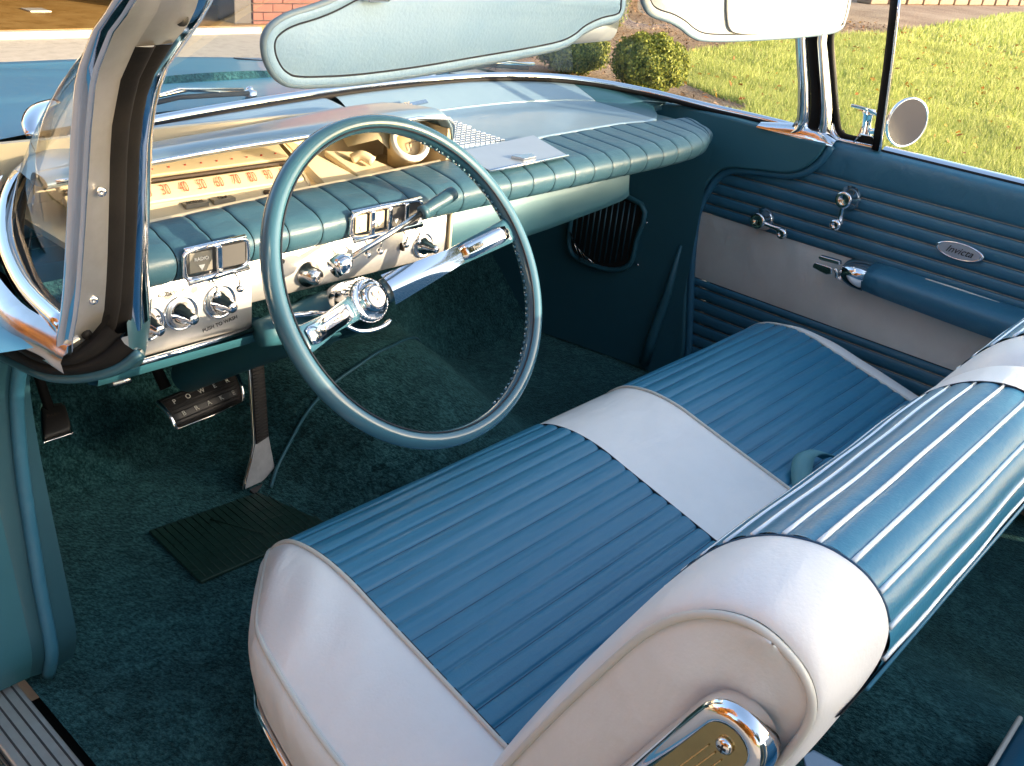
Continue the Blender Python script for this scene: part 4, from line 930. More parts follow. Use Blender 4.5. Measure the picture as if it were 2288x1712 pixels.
# green floor mat
mt = mk("floor_mat", [(-.512, .437, .291), (-.40, .428, .291), (-.225, .415, .291), (-.20, .27, .291), (-.36, .262, .291), (-.520, .268, .291), (-.516, .35, .291)], [(0, 1, 2, 3, 4, 5, 6)], M['mat'], smooth=False, solid=.006, bevel=.002)
for i in range(24):
    t = (i+.5)/24; tube("mat_ridge", [(-.508+.30*t, .432-.018*t, .2945), (-.514+.306*t, .272-.005*math.sin(3*t), .2945)], .0009, M['mat'], mt, n=5)
tag(mt, "dark green plastic mat lying on the carpet in front of the driver's seat", "floor mat")
tube("mat_rib", [(-.42, .40, .2955), (-.375, .31, .2955)], .0010, M['mat'], mt, n=5)

# ================================================================== VISORS AND MIRRORS
def visor(name, outline, y0, y1, zmid, label, mat, edge):
    """outline (x,z) closed; the board leans from y1 at the top to y0 at the bottom"""
    t = thing(name, (outline[0][0], y0, outline[0][1]), label, "sun visor", "pair of sun visors hanging from the windshield header")
    zs_ = [p[1] for p in outline]; za, zb = min(zs_), max(zs_)
    Y = lambda z: y0+(y1-y0)*(z-za)/(zb-za)
    P = [(float(p[0]), Y(float(p[1])), float(p[1])) for p in cr(outline, 5, True)]
    N = Vector((0, -1, (y1-y0)/(zb-za))).normalized()
    cen = Vector((sum(p[0] for p in P)/len(P), sum(p[1] for p in P)/len(P), sum(p[2] for p in P)/len(P)))
    def inset(d, h):
        out = []; n_ = len(P)
        for i in range(n_):
            a, b = Vector(P[i-1]), Vector(P[(i+1) % n_]); tt = (b-a).normalized(); q = N.cross(tt).normalized()
            out.append(Vector(P[i])+q*d*SG+N*h)
        return out
    a, b = Vector(P[0]), Vector(P[2]); q = N.cross((b-a).normalized()); SG = 1 if q.dot(cen-a) > 0 else -1
    rings = [[tuple(v) for v in inset(d, h)] for d, h in ((0, 0), (.0015, .004), (.004, .0055), (.010, .0055), (.0115, .0042), (.014, .0056))]
    back = [[tuple(v) for v in inset(d, -h)] for d, h in ((0, 0), (.002, .005), (.012, .008))]
    n_ = len(P)
    V = [p for r_ in rings for p in r_]; F = []
    for i in range(len(rings)-1):
        for j in range(n_): F.append((i*n_+j, i*n_+(j+1) % n_, (i+1)*n_+(j+1) % n_, (i+1)*n_+j))
    F.append(tuple(range((len(rings)-1)*n_, len(rings)*n_)))
    board = mk("visor_board", V, F, mat, t)
    V = [p for r_ in back for p in r_]; F = []
    for i in range(len(back)-1):
        for j in range(n_): F.append((i*n_+j, i*n_+(j+1) % n_, (i+1)*n_+(j+1) % n_, (i+1)*n_+j))
    F.append(tuple(range((len(back)-1)*n_, len(back)*n_)))
    mk("visor_back", V, F, mat, t)
    tube("binding", [tuple(v) for v in inset(.002, .0015)], .0036, edge, board, closed=True, n=8)
    tube("stitch_line", [tuple(v) for v in inset(.0112, .0048)], .0012, M['thread'], board, closed=True, n=5)
    return t, N, Y
YV = -.045
ol = [(-.545, 1.190), (-.567, 1.183), (-.588, 1.178), (-.603, 1.172), (-.614, 1.163), (-.618, 1.151), (-.615, 1.137), (-.606, 1.123), (-.595, 1.114), (-.580, 1.1085), (-.548, 1.1065), (-.497, 1.1065), (-.421, 1.1105), (-.336, 1.1175), (-.251, 1.1245), (-.190, 1.1315), (-.163, 1.140), (-.146, 1.150), (-.120, 1.158), (-.088, 1.163), (-.077, 1.173), (-.079, 1.190), (-.10, 1.215), (-.20, 1.225), (-.35, 1.224), (-.46, 1.215), (-.51, 1.204)]
v1, Nv, Yv = visor("sun_visor", ol, YV, YV-.02, 0, "wide blue grey sun visor on the driver's side with stitched binding", M['visor'], M['visor_edge'])
box("visor_clip", (-.512, YV-.030, 1.188), (-.484, YV-.002, 1.215), M['chrome'], v1, bevel=.002)
tube("visor_rod", [(-.50, YV-.015, 1.20), (-.50, YV-.01, 1.235)], .005, M['chrome'], v1, n=8)
tube("visor_rod", [(-.14, YV-.015, 1.20), (-.12, YV-.01, 1.24)], .005, M['chrome'], v1, n=8)
ol = [(-.040, 1.195), (-.027, 1.180), (-.004, 1.169), (.041, 1.161), (.075, 1.152), (.106, 1.141), (.141, 1.1335), (.20, 1.1305), (.314, 1.1295), (.455, 1.1305), (.565, 1.1345), (.602, 1.142), (.606, 1.156), (.592, 1.19), (.56, 1.22), (.40, 1.235), (.20, 1.235), (.03, 1.23), (-.03, 1.215)]
v2, Nv, Yv2 = visor("sun_visor", ol, YV, YV-.02, 0, "pale sun visor on the passenger's side carrying a white vanity plate", M['visor_sunlit'], M['visor_edge'])
vq = [(.150, 1.228), (.162, 1.193), (.183, 1.164), (.199, 1.150), (.220, 1.1435), (.265, 1.141), (.385, 1.140), (.545, 1.1405), (.572, 1.147), (.575, 1.161), (.562, 1.190), (.54, 1.215), (.40, 1.230)]
prism("vanity_mirror", [(float(p[0]), YV-.0085-.02*(float(p[1])-1.129)/.106, float(p[1])) for p in cr(vq, 4, True)], (0, -.0028, 0), M['vanity'], v2, bevel=.001)
# inside mirror
im = thing("inside_mirror", (-.02, .02, 1.15), "chrome backed inside mirror showing behind the corner of the driver's visor", "mirror")
S = []
for k in range(8):
    a = k/7; x = -.235+.252*a; S.append([(x, .03+.018*math.cos(q), 1.148+.028*math.sin(q)*(.9+.1*math.sin(math.pi*a))) for q in [2*math.pi*j/16 for j in range(16)]])
loft("mirror_shell", S, M['silver'], im, closed=True, caps=True)
tube("mirror_stem", [(-.11, .03, 1.17), (-.11, .03, 1.24)], .007, M['chrome'], im, n=8)
# door mirror
sm_ = thing("door_mirror", (.93, -.03, .93), "round chrome door mirror standing outside the vent window", "mirror")
mc = Vector((.93, -.094, .958)); mn = Vector((-.53, -.84, .02)).normalized(); mu = Vector((0, 0, 1)); mu = (mu-mn*mu.dot(mn)).normalized(); mr = mu.cross(mn)
def mp(a, r, d=0): return tuple(mc+(mr*math.cos(a)*1.0+mu*math.sin(a)*1.05)*r+mn*d)
S = [[mp(2*math.pi*j/36, r_, d) for j in range(36)] for r_, d in ((.0445, .001), (.0475, .003), (.049, .0), (.047, -.008), (.036, -.022), (.018, -.032), (.004, -.035))]
loft("mirror_housing", S, M['chrome'], sm_, closed=True, caps=False)
loft("mirror_glass", [[mp(2*math.pi*j/36, r_, .0015) for j in range(36)] for r_ in (.0445, .0005)], M['mirror'], sm_, closed=True)
prism("mirror_foot", [(.918, .03, .972), (.918, -.01, .972), (.930, -.03, .962), (.945, -.03, .960), (.945, .03, .970)], (0, 0, -.006), M['chrome'], sm_, bevel=.002)
loft("mirror_stem", [[(.932+r_*math.cos(q), yy+r_*1.4*math.sin(q), zz) for q in [2*math.pi*j/12 for j in range(12)]] for yy, zz, r_ in ((-.005, .968, .012), (-.008, .955, .008), (-.010, .935, .007), (-.012, .915, .010), (-.012, .895, .018))], M['chrome'], sm_, closed=True, caps=True)
tube("mirror_arm", [(.932, -.012, .92), (.935, -.045, .93), tuple(mc-mn*.03)], .007, M['chrome'], sm_, n=8)

# ================================================================== PASSENGER DOOR
door = thing("passenger_door", (.745, -.3, .40), "closed passenger door with ribbed blue trim, a pale grey panel and an armrest", "car door")
DX = .750
def dfront(z): return float(np.interp(z, [.305, .36, .431, .595, .69, .735, .785, .815, .828, .842, .875, .917], [.225, .205, .214, .242, .25, .243, .222, .19, .125, .043, 0, -.02]))+.004
def dstrip(name, z0, z1, mat, puff, y1=-1.05, n=10, ny=40):
    S = []
    for i in range(n+1):
        t = i/n; z = z0+(z1-z0)*t; x = DX-puff*math.sqrt(max(0, 1-(2*t-1)**2))+.0015
        ya = dfront(z); S.append([(x, ya+(y1-ya)*k/ny, z) for k in range(ny+1)])
    return loft(name, S, mat, door)
zl = [.852, .828, .802, .776, .750, .725, .703]
cap_ = []
prof = [(.852, .0), (.858, .004), (.87, .006), (.89, .007), (.905, .006), (.915, .001), (.919, -.008), (.921, -.018)]
S = []
for z, d in cr(prof, 3):
    z = float(z); S.append([(DX-float(d), min(.0, dfront(min(z, .842)))*0+(dfront(z))+(-1.05-dfront(z))*k/40, z) for k in range(41)])
loft("top_pad", S, M['door_blue'], door)
for i in range(len(zl)-1):
    dstrip("door_pleat", zl[i+1]+.0006, zl[i]-.0006, M['door_blue'], .0050)
for z in zl[:-1]: tube("door_welt", [(DX-.0008, dfront(z)+(-1.05-dfront(z))*k/12, z) for k in range(13)], .0010, M['welt'], door, n=5)
dstrip("white_panel", .5505, .703, M['door_white'], .0025)
zl2 = [.549, .531, .503, .474, .445, .416, .387, .355]
for i in range(len(zl2)-1): dstrip("door_pleat", zl2[i+1]+.0006, zl2[i]-.0006, M['door_blue'], .0050)
for z in zl2[1:-1]: tube("door_welt", [(DX-.0008, dfront(z)+(-1.05-dfront(z))*k/12, z) for k in range(13)], .0009, M['welt'], door, n=5)
box("door_core", (.7525, -1.05, .33), (.80, -.03, .905), M['thread'], door)
box("door_core", (.7535, -.03, .33), (.80, .185, .80), M['thread'], door)
# outer skin and belt
loft("door_skin", [[(.80, y, .918), (.86, y, .905), (.93, y, .878), (.985, y, .83), (1.01, y, .68), (1.0, y, .45), (.96, y, .25)] for y in (.20, .0, -.3, -.6, -1.05)], M['paint'], door)
loft("belt_molding", [[(.768, y, .9215), (.774, y, .928), (.784, y, .930), (.792, y, .927), (.797, y, .921), (.806, y, .9205), (.82, y, .918)] for y in (-.118, -.3, -.6, -1.05)], M['chrome'], door)
loft("belt_seal", [[(.764, y, .919), (.768, y, .9245), (.771, y, .919)] for y in (-.118, -.4, -1.05)], M['rubber'], door)
# vent window
vw = tube("vent_frame", cr([(.735, .030, 1.20), (.748, .046, 1.12), (.760, .020, 1.02), (.765, -.004, .950), (.765, -.012, .932), (.766, -.028, .9235), (.768, -.06, .923), (.769, -.108, .924)], 6), .0055, M['chrome'], door, n=8)
tube("vent_seal", cr([(.742, .022, 1.20), (.754, .036, 1.12), (.767, .010, 1.02), (.772, -.014, .952), (.772, -.022, .938), (.773, -.036, .931), (.775, -.06, .9305), (.776, -.106, .932)], 6), .0065, M['rubber'], vw, n=8)
S = []
for t in range(8):
    k = t/7; c = Vector((.762-.022*k*k, -.109+.030*k, .922+.275*k)); S.append([tuple(c+Vector(v)) for v in ((-.006, .008, 0), (-.008, 0, 0), (-.006, -.007, 0), (.004, -.009, 0), (.008, 0, 0), (.004, .009, 0))])
dv = loft("division_bar", S, M['rubber'], door, closed=True, caps=True)
tube("division_trim", [(.760-.022*k*k-.004, -.109+.030*k-.009, .922+.275*k) for k in [i/7 for i in range(8)]], .0028, M['chrome'], dv, n=6)
mk("vent_glass", [(.772, -.10, .932), (.772, -.02, .94), (.767, .012, 1.02), (.754, .038, 1.12), (.742, .024, 1.19), (.742, -.078, 1.19), (.762, -.09, 1.05)], [(0, 1, 2, 3, 4, 5, 6)], M['glass'], vw, smooth=False)
prism("vent_latch", [(.762, -.068, .934), (.762, -.074, .944), (.762, -.098, .944), (.762, -.106, .930)], (-.004, 0, 0), M['rubber'], vw, bevel=.001)
tube("latch_trim", [(.757, -.062, .927), (.757, -.072, .945), (.757, -.098, .9455), (.757, -.107, .930)], .0016, M['chrome'], vw, n=6)
# window cranks
def crank(y, z, ey, ez, label):
    c = lathe("window_crank", [(.023, 0), (.0245, .003), (.020, .006), (.0195, .010), (.0165, .020), (.0160, .027), (.0175, .030), (.0155, .034), (.009, .031), (0, .030)], (DX-.003, y, z), (-1, 0, 0), M['chrome'], door, n=26, cap=False)
    A = Vector((DX-.030, y, z)); B = Vector((DX-.024, ey, ez)); d = (B-A).normalized(); e = d.cross(Vector((1, 0, 0)))
    S = [[tuple(A.lerp(B, t)+e*w_*.0085*(1-.45*math.sin(math.pi*min(1, t*1.1)))+Vector((-h_*.003, 0, 0))) for w_, h_ in ((-1, 0), (-.6, 1), (.6, 1), (1, 0), (.6, -1), (-.6, -1))] for t in [k/8 for k in range(9)]]
    loft("crank_arm", S, M['chrome'], c, closed=True, caps=True)
    lathe("crank_knob", [(.007, 0), (.005, .004), (.0055, .010), (.0105, .012), (.0120, .016), (.0105, .022), (.005, .0235), (.0045, .0225), (0, .0225)], B, (-1, 0, 0), M['chrome'], c, n=20)
    return c
crank(.084, .730, .020, .722, "")
crank(-.088, .822, -.088, .772, "")
# oval badge
bo = Vector((DX-.004, -.322, .781)); S = []
for r_, d in ((1.0, 0), (1.0, .003), (.93, .0048), (.86, .004)):
    S.append([tuple(bo+Vector((-d, math.cos(q)*.0455*r_, math.sin(q)*.0165*r_))) for q in [2*math.pi*j/40 for j in range(40)]])
bd = loft("oval_badge", S, M['chrome'], door, closed=True)
mk("badge_face", [tuple(bo+Vector((-.0038, math.cos(q)*.040, math.sin(q)*.0143))) for q in [2*math.pi*j/40 for j in range(40)]], [tuple(range(40))], M['grey_lbl'] if False else M['silver'], bd, smooth=False)
txt("badge_script", "Invicta", bo+Vector((-.0046, 0, .0005)), (0, -1, 0), (0, 0, 1), .0185, M['black'], bd, shear=.45, sx=1.05)
# armrest
ar = []
for y, xo, zt, zb, c in ((-.176, .690, .702, .662, 1), (-.21, .688, .703, .660, 1), (-.35, .684, .702, .656, 1), (-.60, .682, .700, .650, 1), (-.80, .70, .695, .66, 1)):
    ar.append([(.750, y, zt+.010), (.73, y, zt+.0115), (.705, y, zt+.006), (xo+.004, y, zt), (xo, y, zt-.007), (xo+.001, y, zt-.020), (xo+.008, y, zb+.004), (xo+.016, y, zb), (.735, y, zb+.002), (.750, y, zb+.004)])
arm = loft("armrest", ar, M['door_blue'], door, caps=True)
tip = []
for y, xo, zt, zb in ((-.122, .704, .694, .664), (-.126, .700, .697, .661), (-.14, .696, .700, .660), (-.178, .689, .7025, .6605)):
    tip.append([(.750, y, zt+.008), (.725, y, zt+.008), (xo+.010, y, zt+.003), (xo, y, zt-.004), (xo+.001, y, zt-.016), (xo+.010, y, zb+.002), (xo+.018, y, zb), (.750, y, zb+.003)])
loft("armrest_tip", tip, M['chrome'], arm, caps=True)
tube("armrest_bead", [(.735, -.28, .7135), (.735, -.34, .7135), (.737, -.42, .711)], .0022, M['cream'], arm, n=6)
# door release handle
rh = prism("door_release", [(.700, -.068, .684), (.700, -.072, .690), (.700, -.108, .690), (.700, -.112, .676), (.700, -.100, .672), (.700, -.068, .678)], (-.005, 0, .0), M['chrome'], door, bevel=.002)
prism("release_top", [(.706, -.070, .698), (.706, -.073, .703), (.706, -.116, .7045), (.706, -.119, .696), (.706, -.075, .694)], (.012, 0, 0), M['chrome'], rh, bevel=.002)
tube("release_link", cr([(.703, -.112, .688), (.704, -.118, .680), (.705, -.120, .672), (.708, -.128, .668)], 4), .004, M['chrome_worn'], rh, n=8)

# ================================================================== FRONT SEAT
seat = thing("front_bench_seat", (0, -.35, .29), "wide blue pleated front bench seat with white bolsters and centre strip", "car seat")
PIT = .0265
prf = cr([(.012, .34), (.014, .42), (.010, .485), (-.004, .532), (-.026, .560), (-.055, .576), (-.10, .5835), (-.15, .5804), (-.20, .5688), (-.25, .557), (-.35, .5333), (-.45, .5096), (-.53, .49)], 14)
prf = [(float(a), float(b)) for a, b in prf]
# resample by arc length
def resamp(P, st):
    L = [0]
    for a, b in zip(P, P[1:]): L.append(L[-1]+math.dist(a, b))
    n_ = int(L[-1]/st); A = np.array(P); s_ = np.linspace(0, L[-1], n_+1)
    return np.stack([np.interp(s_, L, A[:, k]) for k in range(A.shape[1])], 1), s_
def resampk(P, key, pit, n):
    """resample by arc length so that samples fall exactly on the seams"""
    L = [0]
    for a, b in zip(P, P[1:]): L.append(L[-1]+math.dist(a, b))
    A = np.array(P); j = int(np.argmin([key(p) for p in P])); s_0 = L[j]; st = pit/n
    k0 = -int(s_0/st); k1 = int((L[-1]-s_0)/st); s_ = s_0+st*np.arange(k0, k1+1)
    return np.stack([np.interp(s_, L, A[:, k]) for k in range(2)], 1), s_, s_0
pr2, sl, s0 = resampk(prf, lambda p: abs(p[0]+.1508)+(1 if p[1] < .5 else 0), PIT, 12)
def pleat(s_, h, x=0, base=None, pit=None):
    q = (s_-(s0 if base is None else base))/(pit or PIT)+1e-6; k = math.floor(q); u = q-k; sm = 1-abs(2*u-1)
    f = 1+.18*math.sin(k*12.9+4)+.10*math.sin(x*11+k*3.1)
    pk = .00042*math.sin(x*310+k*2.3+1.5*math.sin(x*37+k))*(.5+.5*math.sin(x*19+k*1.3))*math.exp(-(sm/.35)**2)*(1 if sm > .02 else 0)
    return h*f*(math.sqrt(max(0, 1-(2*u-1)**2*.999))-.55)+pk
_xe = cr([(-.40, .704), (-.268, .703), (-.174, .695), (-.110, .682), (-.070, .665), (-.035, .641), (-.01, .617), (.02, .596)], 8)
XEY = [float(p[0]) for p in _xe]; XEX = [float(p[1]) for p in _xe]
def recess(x, y, z):
    a = abs(x); k = max(0, min(1.05, (a-.58)/.11)); wgt = max(0, min(1, (y+.40)/.38))
    xe = float(np.interp(y, XEY, XEX))
    if a > .58: a = .58+(a-.58)*(xe-.58)/.11
    rec = .030*k**2*wgt; drop = .050*k**2.0
    return math.copysign(a, x), y-rec, z-drop*(1 if z > .45 else max(0, (z-.34)/.11))
def cush(xs_, h, mat, name, par=seat, wr=0):
    S = []
    for x in xs_:
        s_ = []
        for (y, z), s1, j in zip(pr2, sl, range(len(sl))):
            a = pr2[max(0, j-1)]; b = pr2[min(len(pr2)-1, j+1)]; ty, tz = b-a; L = math.hypot(ty, tz); ny, nz = tz/L, -ty/L
            if nz < 0 and z > .55: ny, nz = -ny, -nz
            if z <= .55 and y > -.03 and ny < 0: ny, nz = -ny, -nz
            d = pleat(s1, h, x) if h else 0
            if wr: d += wr*(math.sin(s1*62+x*30+1.5*math.sin(x*22))*math.exp(-((s1-.36)/.09)**2)+.7*math.sin(s1*95+x*9)*math.exp(-((s1-.24)/.05)**2))*max(0, math.sin((abs(x)-.575)/.12*math.pi))
            wv = .0008*math.sin(x*17+round((s1-s0)/PIT)*1.7) if h else 0
            s_.append(recess(x, y+ny*(d+wv), z+nz*(d+wv)))
        S.append(s_)
    return loft(name, S, mat, par)
rg = lambda a, b, n_: [a+(b-a)*k/n_ for k in range(n_+1)]
def seam_shade(xa, xb, par):  # dark seam lines added to deepen the shade in the pleat valleys
    for k in range(-3, 17):
        s1 = s0+PIT*k; y = float(np.interp(s1, sl, pr2[:, 0])); z = float(np.interp(s1, sl, pr2[:, 1]))
        tube("pleat_seam_shade", [recess(x, y, z-.0024) for x in rg(xa, xb, 10)], .0008, M['navy'], par, n=5)
cb = cush(rg(-.579, -.106, 120), .0048, M['blue'], "driver_cushion")
cp_ = cush(rg(.106, .579, 120), .0048, M['blue'], "passenger_cushion")
seam_shade(-.578, -.107, cb); seam_shade(.107, .578, cp_)
cush(rg(-.104, .104, 16), 0, M['white'], "centre_strip")
lb = cush(rg(-.690, -.581, 30), 0, M['white'], "white_bolster", wr=.0026)
rb_ = cush(rg(.581, .690, 16), 0, M['white'], "white_bolster", wr=.0008)
def seamline(x, off, r, mat, name, par, lift=.001, zmin=0):
    P = []
    for y, z in pr2[::3]:
        if z < zmin and y > -.1: continue
        P.append(recess(x+off, y, z+lift))
    return tube(name, P, r, mat, par, n=6)
seamline(-.580, 0, .0028, M['cream'], "piping", lb, .0022)
seamline(-.580, .0040, .0012, M['thread'], "seam", lb, .0010)
seamline(.580, 0, .0026, M['cream'], "piping", rb_, .0014)
seamline(.105, 0, .0024, M['cream'], "piping", seat, .0018)
seamline(.105, .0038, .0011, M['thread'], "seam", seat, .0008)
seamline(-.105, 0, .0013, M['thread'], "seam", seat, .0006)
_j = [j for j in range(len(pr2)) if pr2[j][1] < .58 or pr2[j][0] < 0]
ZT = lambda y: float(np.interp(-y, [-.02, .0, .012, .03, .055, .10, .15, .20, .35, .53], [.500, .530, .545, .562, .575, .5825, .5804, .5688, .5333, .490]))
def perim(s):
    P = []
    for k in range(13):
        u = k/12*math.pi/2; x = .585+.105*math.sin(u); y = -.006-.085*(1-math.cos(u)); q = recess(x, y, ZT(y)); P.append((s*q[0], q[1], q[2], math.sin(u)**.8, math.cos(u)))
    y = -.100
    while y > -.50:
        q = recess(.690, y, ZT(y)); P.append((s*q[0], q[1], q[2], 1, 0)); y -= .012
    return P
for s in (-1, 1):
    base_ = perim(s); rows = []
    for d, dz in ((0, 0), (.004, -.003), (.009, -.012), (.011, -.03), (.009, -.055), (.004, -.085), (-.004, -.115), (-.010, -.150)):
        rows.append([(x+s*ox*d, y+oy*d, max(z+dz, .37 if dz > -.1 else .33)) for x, y, z, ox, oy in base_])
    sd_ = loft("seat_side", rows, M['side_white'], seat)
    tube("piping", [(x, y, z+.002) for x, y, z, _, _ in base_], .0032, M['cream'], sd_, n=8)
    tube("seat_trim", [(x+s*.003, y, max(z-.107, .38)) for x, y, z, ox, oy in base_[6::2]], .0045, M['chrome'], sd_, n=8)
# the piping follows the front edge of the cushion as well
fe = [recess(x, -.006, ZT(-.006)) for x in rg(-.585, .585, 46)]
tube("piping", [(x, y+.002, z+.001) for x, y, z in fe], .0026, M['cream'], seat, n=8)
box("seat_base", (-.62, -.56, .30), (.62, -.10, .40), M['backing'], seat, bevel=.02)
# backrests
bpf = [(-.385, .44), (-.398, .475), (-.409, .50), (-.445, .60), (-.495, .713), (-.535, .795), (-.562, .846), (-.586, .878), (-.612, .899), (-.637, .910), (-.661, .9135), (-.686, .908), (-.704, .893), (-.713, .870), (-.713, .845), (-.702, .80), (-.668, .70), (-.628, .58), (-.59, .46), (-.57, .38)]
BP = .0262
bp2, bsl, bs0 = resampk([(float(a), float(b)) for a, b in cr(bpf, 10)], lambda p: abs(p[0]+.649)+(1 if p[1] < .9 else 0), BP, 10)
jt = int(np.argmin(np.abs(bsl-bs0)))
bcen = np.array([-.60, .72])
def bnorm(j):
    a = bp2[max(0, j-1)]; b = bp2[min(len(bp2)-1, j+1)]; t = (b-a)/np.linalg.norm(b-a); return np.array([-t[1], t[0]])*(-1 if True else 1)
_tst = bnorm(jt); BSG = 1 if _tst[1] > 0 else -1
BP = .0262
def bpl(s_, h, x=0): return pleat(s_, h, x, bs0, BP)
JB = int(np.argmin(np.abs(bp2[:, 1]-.838)+(bp2[:, 0] > -.69)*1))
_ca = [-9, 0, .05, .075, .10, .13, 9]; _cb = [.85, .95, 1.15, .75, .35, .45, .6]
CF = np.array([float(np.interp(bsl[j]-bsl[jt], _ca, _cb)) for j in range(len(bp2))])
for _ in range(60): CF[1:-1] = (CF[:-2]+CF[1:-1]*2+CF[2:])/4
def backr(xs_, h, mat, name, par, ins=None, wob=1, wrap=0):
    S = []
    for k, x in enumerate(xs_):
        q0_ = ins[k] if ins else 0; s_ = []
        for j in range(JB+1 if not wrap else len(bp2)):
            nn = bnorm(j)*BSG; hh = h if bsl[j] < bsl[jt]+.11 else h*.3
            q = q0_*(CF[j] if wrap else 1)
            d = (bpl(bsl[j], hh, x) if h else 0) - q + (.0006*math.sin(x*19+bsl[j]*25)+.0003*math.sin(x*47+1) if h and wob else 0)
            xx = x
            if wrap: kk = max(0, min(1, (j-JB+16)/34)); kk = kk*kk*(3-2*kk)*.80; xx = math.copysign(.665-(.665-abs(x))*(1-kk), x)
            s_.append((xx, bp2[j][0]+nn[0]*d, bp2[j][1]+nn[1]*d))
        S.append(s_)
    return loft(name, S, mat, par)
db = backr(rg(-.579, -.176, 100), .0040, M['blue'], "driver_backrest", seat)
pb = backr(rg(.036, .579, 110), .0040, M['blue'], "passenger_backrest", seat)
xsb = rg(-.174, -.072, 8); ii = [0, 0, 0, 0, 0, .001, .003, .007, .014]
cw = backr(xsb, 0, M['white'], "inner_bolster", seat, ii)
xsb = rg(-.066, .034, 8)
backr(xsb, 0, M['white'], "inner_bolster", seat, ii[::-1])
tube("seam", [(-.1755, *(bp2[j]+bnorm(j)*BSG*.0008)) for j in range(0, JB-14, 4)], .0014, M['thread'], cw, n=6)
# welts between the backrest pleats, their pale colour standing in for sky reflections
for par, xa, xb in ((db, -.5785, -.1765), (pb, .0365, .5785)):
    k = -17
    while True:
        s1 = bs0+BP*k; k += 1
        if s1 > bs0+BP*4.5: break
        if s1 < .03: continue
        j = int(np.argmin(np.abs(bsl-s1))); nn = bnorm(j)*BSG
        P = [(x, bp2[j][0]+nn[0]*(.0003+.0006*math.sin(x*19+bsl[j]*25)+.0003*math.sin(x*47+1)), bp2[j][1]+nn[1]*(.0003+.0006*math.sin(x*19+bsl[j]*25)+.0003*math.sin(x*47+1))) for x in rg(xa, xb, 24)]
        tube("backrest_welt", P, .0021, M['ridge_shine'], par, n=7)
def endcap(s):
    xs_ = []; ins = []
    for k in range(13):
        a = k/12*math.pi/2; xs_.append(s*(.581+.084*math.sin(a))); ins.append(.019*(1-math.cos(a))**1.1)
    e_ = backr(xs_, 0, M['white'], "end_bolster", seat, ins, wrap=1)
    ring = []
    for j in range(10, len(bp2)-6, 2):
        nn = bnorm(j)*BSG; ring.append((s*.6665, float(bp2[j][0]-nn[0]*.0205*CF[j]), float(bp2[j][1]-nn[1]*.0205*CF[j])))
    R_ = np.array(ring)
    for _ in range(8): R_[1:-1] = (R_[:-2]+R_[1:-1]*2+R_[2:])/4
    ring = [tuple(float(v) for v in p) for p in R_]
    tube("piping", [(p[0]-s*-.002, p[1], p[2]) for p in ring], .0032, M['cream'], e_, n=8)
    tube("seam", [(s*.580, *(bp2[j]+bnorm(j)*BSG*.0003)) for j in range(0, JB-16, 4)], .0010, M['navy'], e_, n=6)
    # side panel, bulging a little, with a pressed hollow round the hinge cover
    n_ = len(ring)//2; A = ring[:n_]; B = ring[::-1][:n_]; S = []
    for p, q in zip(A, B):
        row = []
        for t in rg(0, 1, 14):
            y = p[1]*(1-t)+q[1]*t; z = p[2]*(1-t)+q[2]*t
            d = math.hypot((y+.665)*1.1, (z-.842)); x = .666+.012*math.sin(math.pi*t)**.7-.009*math.exp(-((d-.02)/.03)**2)+.0018*math.sin(z*55+y*20)*math.exp(-((z-.86)/.05)**2)
            row.append((s*x, y, z))
        S.append(row)
    loft("side_panel", S, M['side_white'], e_)
    return e_
ec = endcap(-1); endcap(1)
loft("back_panel", [[(x, float(bp2[j][0]+.004*min(1, (j-JB)/4)), float(bp2[j][1])) for j in range(JB-2, len(bp2), 3)] for x in (-.640, -.3, 0, .3, .640)], M['backing'], seat)
tube("back_edge_bead", [(x, float(bp2[JB][0])-.002, float(bp2[JB][1])) for x in (-.60, -.3, 0, .3, .60)], .0022, M['blue'], seat, n=7)
# hinge cover (left): a domed chrome capsule with a recessed gold brown plate
ha = Vector((0, .43, -.90)).normalized(); hb = Vector((0, .90, .43)); hc = Vector((-.680, -.664, .812))
def cap(w_, l0, l1, x, n_=12):
    P = []
    for k in range(n_+1): a = math.pi*k/n_; P.append(hc+hb*math.cos(a)*w_-ha*(math.sin(a)*w_+l0)+Vector((x, 0, 0)))
    P += [hc-hb*w_+ha*l1+Vector((x, 0, 0)), hc+hb*w_+ha*l1+Vector((x, 0, 0))]
    return [tuple(p) for p in P]
hcv = loft("hinge_cover", [cap(w_, l_, .34, x) for w_, l_, x in ((.030, 0, .008), (.0305, 0, -.001), (.028, 0, -.008), (.024, 0, -.0115), (.0175, .0, -.0125), (.0165, 0, -.0105))], M['chrome'], seat, closed=True)
mk("hinge_plate", cap(.0168, 0, .34, -.0106), [tuple(range(15))], pm("gold_anodised", (.50, .38, .17), .22, 1, var=(30, .8, (.36, .28, .13))), hcv, smooth=False)
for k in (-1, 0, 1): tube("plate_rib", [tuple(hc+hb*.006*k+ha*.012+Vector((-.0112, 0, 0))), tuple(hc+hb*.006*k+ha*.33+Vector((-.0112, 0, 0)))], .0007, hcv.children[0].data.materials[0], hcv, n=5)
scr = lathe("hinge_screw", [(0.0062, 0), (.0066, .0015), (.0045, .0038), (0, .0042)], tuple(hc+Vector((-.0108, 0, 0))), (-1, 0, 0), M['chrome'], hcv, n=18)
for a in (0, 1.57): tube("screw_slot", [tuple(hc+Vector((-.0152, math.cos(a)*.003, math.sin(a)*.003))), tuple(hc+Vector((-.0152, -math.cos(a)*.003, -math.sin(a)*.003)))], .0007, M['black'], scr, n=5)
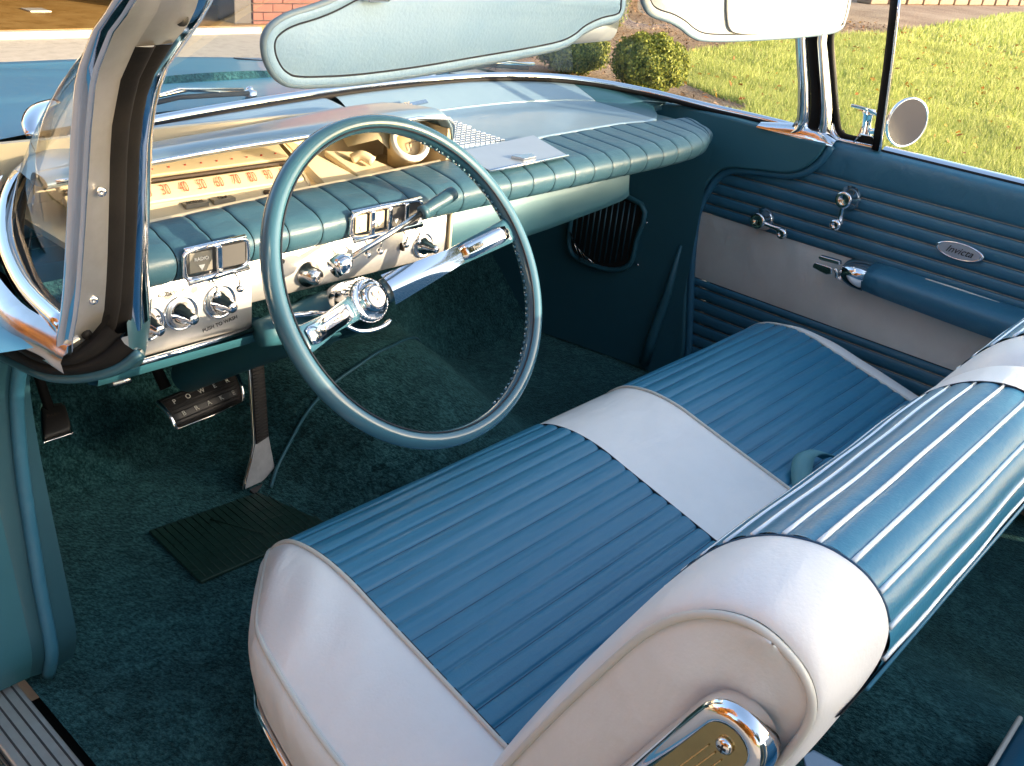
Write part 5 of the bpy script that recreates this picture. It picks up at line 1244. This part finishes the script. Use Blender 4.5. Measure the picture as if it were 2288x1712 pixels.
# seat belt end showing between cushion and backrest
S = []
for k in range(15):
    t = k/14; c = Vector((.10+.125*t, -.400+.050*math.sin(t*2.6), .512+.046*math.sin(t*2.4))); w_ = Vector((.014, -.022, .003))
    S.append([tuple(c-w_*.6), tuple(c+Vector((0, .004, .004))), tuple(c+w_*.6)])
sb = loft("seat_belt", S, M['belt'], None, solid=.0024)
tag(sb, "turquoise seat belt strap looping out between the cushion and the passenger's backrest", "seat belt")

# ================================================================== REAR COMPARTMENT
rs = thing("back_bench_seat", (0, -1.3, .3), "dark blue rear seat corner with cream piping at the lower right", "car seat")
loft("rear_cushion", [[(x, -.765, .33), (x, -.760, .39), (x, -.772, .415), (x, -.80, .43), (x, -1.0, .43), (x, -1.3, .41)] for x in (-.70, -.4, -.1, .0, .028)], M['blue'], rs)
loft("rear_cushion", [[(x, -.90, .33), (x, -.90, .37), (x, -.92, .40), (x, -1.0, .41), (x, -1.3, .40)] for x in (.029, .3, .70)], M['blue'], rs)
tube("rear_piping", [(x, -.764, .417) for x in (-.7, -.3, .028)], .0035, M['cream'], rs, n=8)
loft("rear_backrest", [[(x, -1.28, .40), (x, -1.36, .62), (x, -1.44, .80), (x, -1.50, .84), (x, -1.56, .82)] for x in (-.70, -.3, .3, .70)], M['blue'], rs)
for s in (-1, 1): box("rear_side_trim", (min(s*.745, s*.80), -2.1, .30), (max(s*.745, s*.80), -1.05, .91), M['door_blue'], rs, bevel=.01)
rb2 = prism("rear_belt_pad", [(-.300, -.625, .435), (-.283, -.600, .452), (-.262, -.607, .452), (-.240, -.640, .435), (-.27, -.66, .43)], (0, -.03, -.03), M['visor'], None, bevel=.006)
tag(rb2, "light blue folded strap end behind the driver's seat at the bottom edge", "seat belt")

# ---------------------------------------------------------------- keep the tree three levels deep: thing > part > sub-part
for c in list(dash.children):
    if len(c.children): c.parent = car
def depth(o):
    d = 1
    while o.parent is not None: o = o.parent; d += 1
    return d
for o in list(COL.objects):
    while depth(o) > 3: o.parent = o.parent.parent
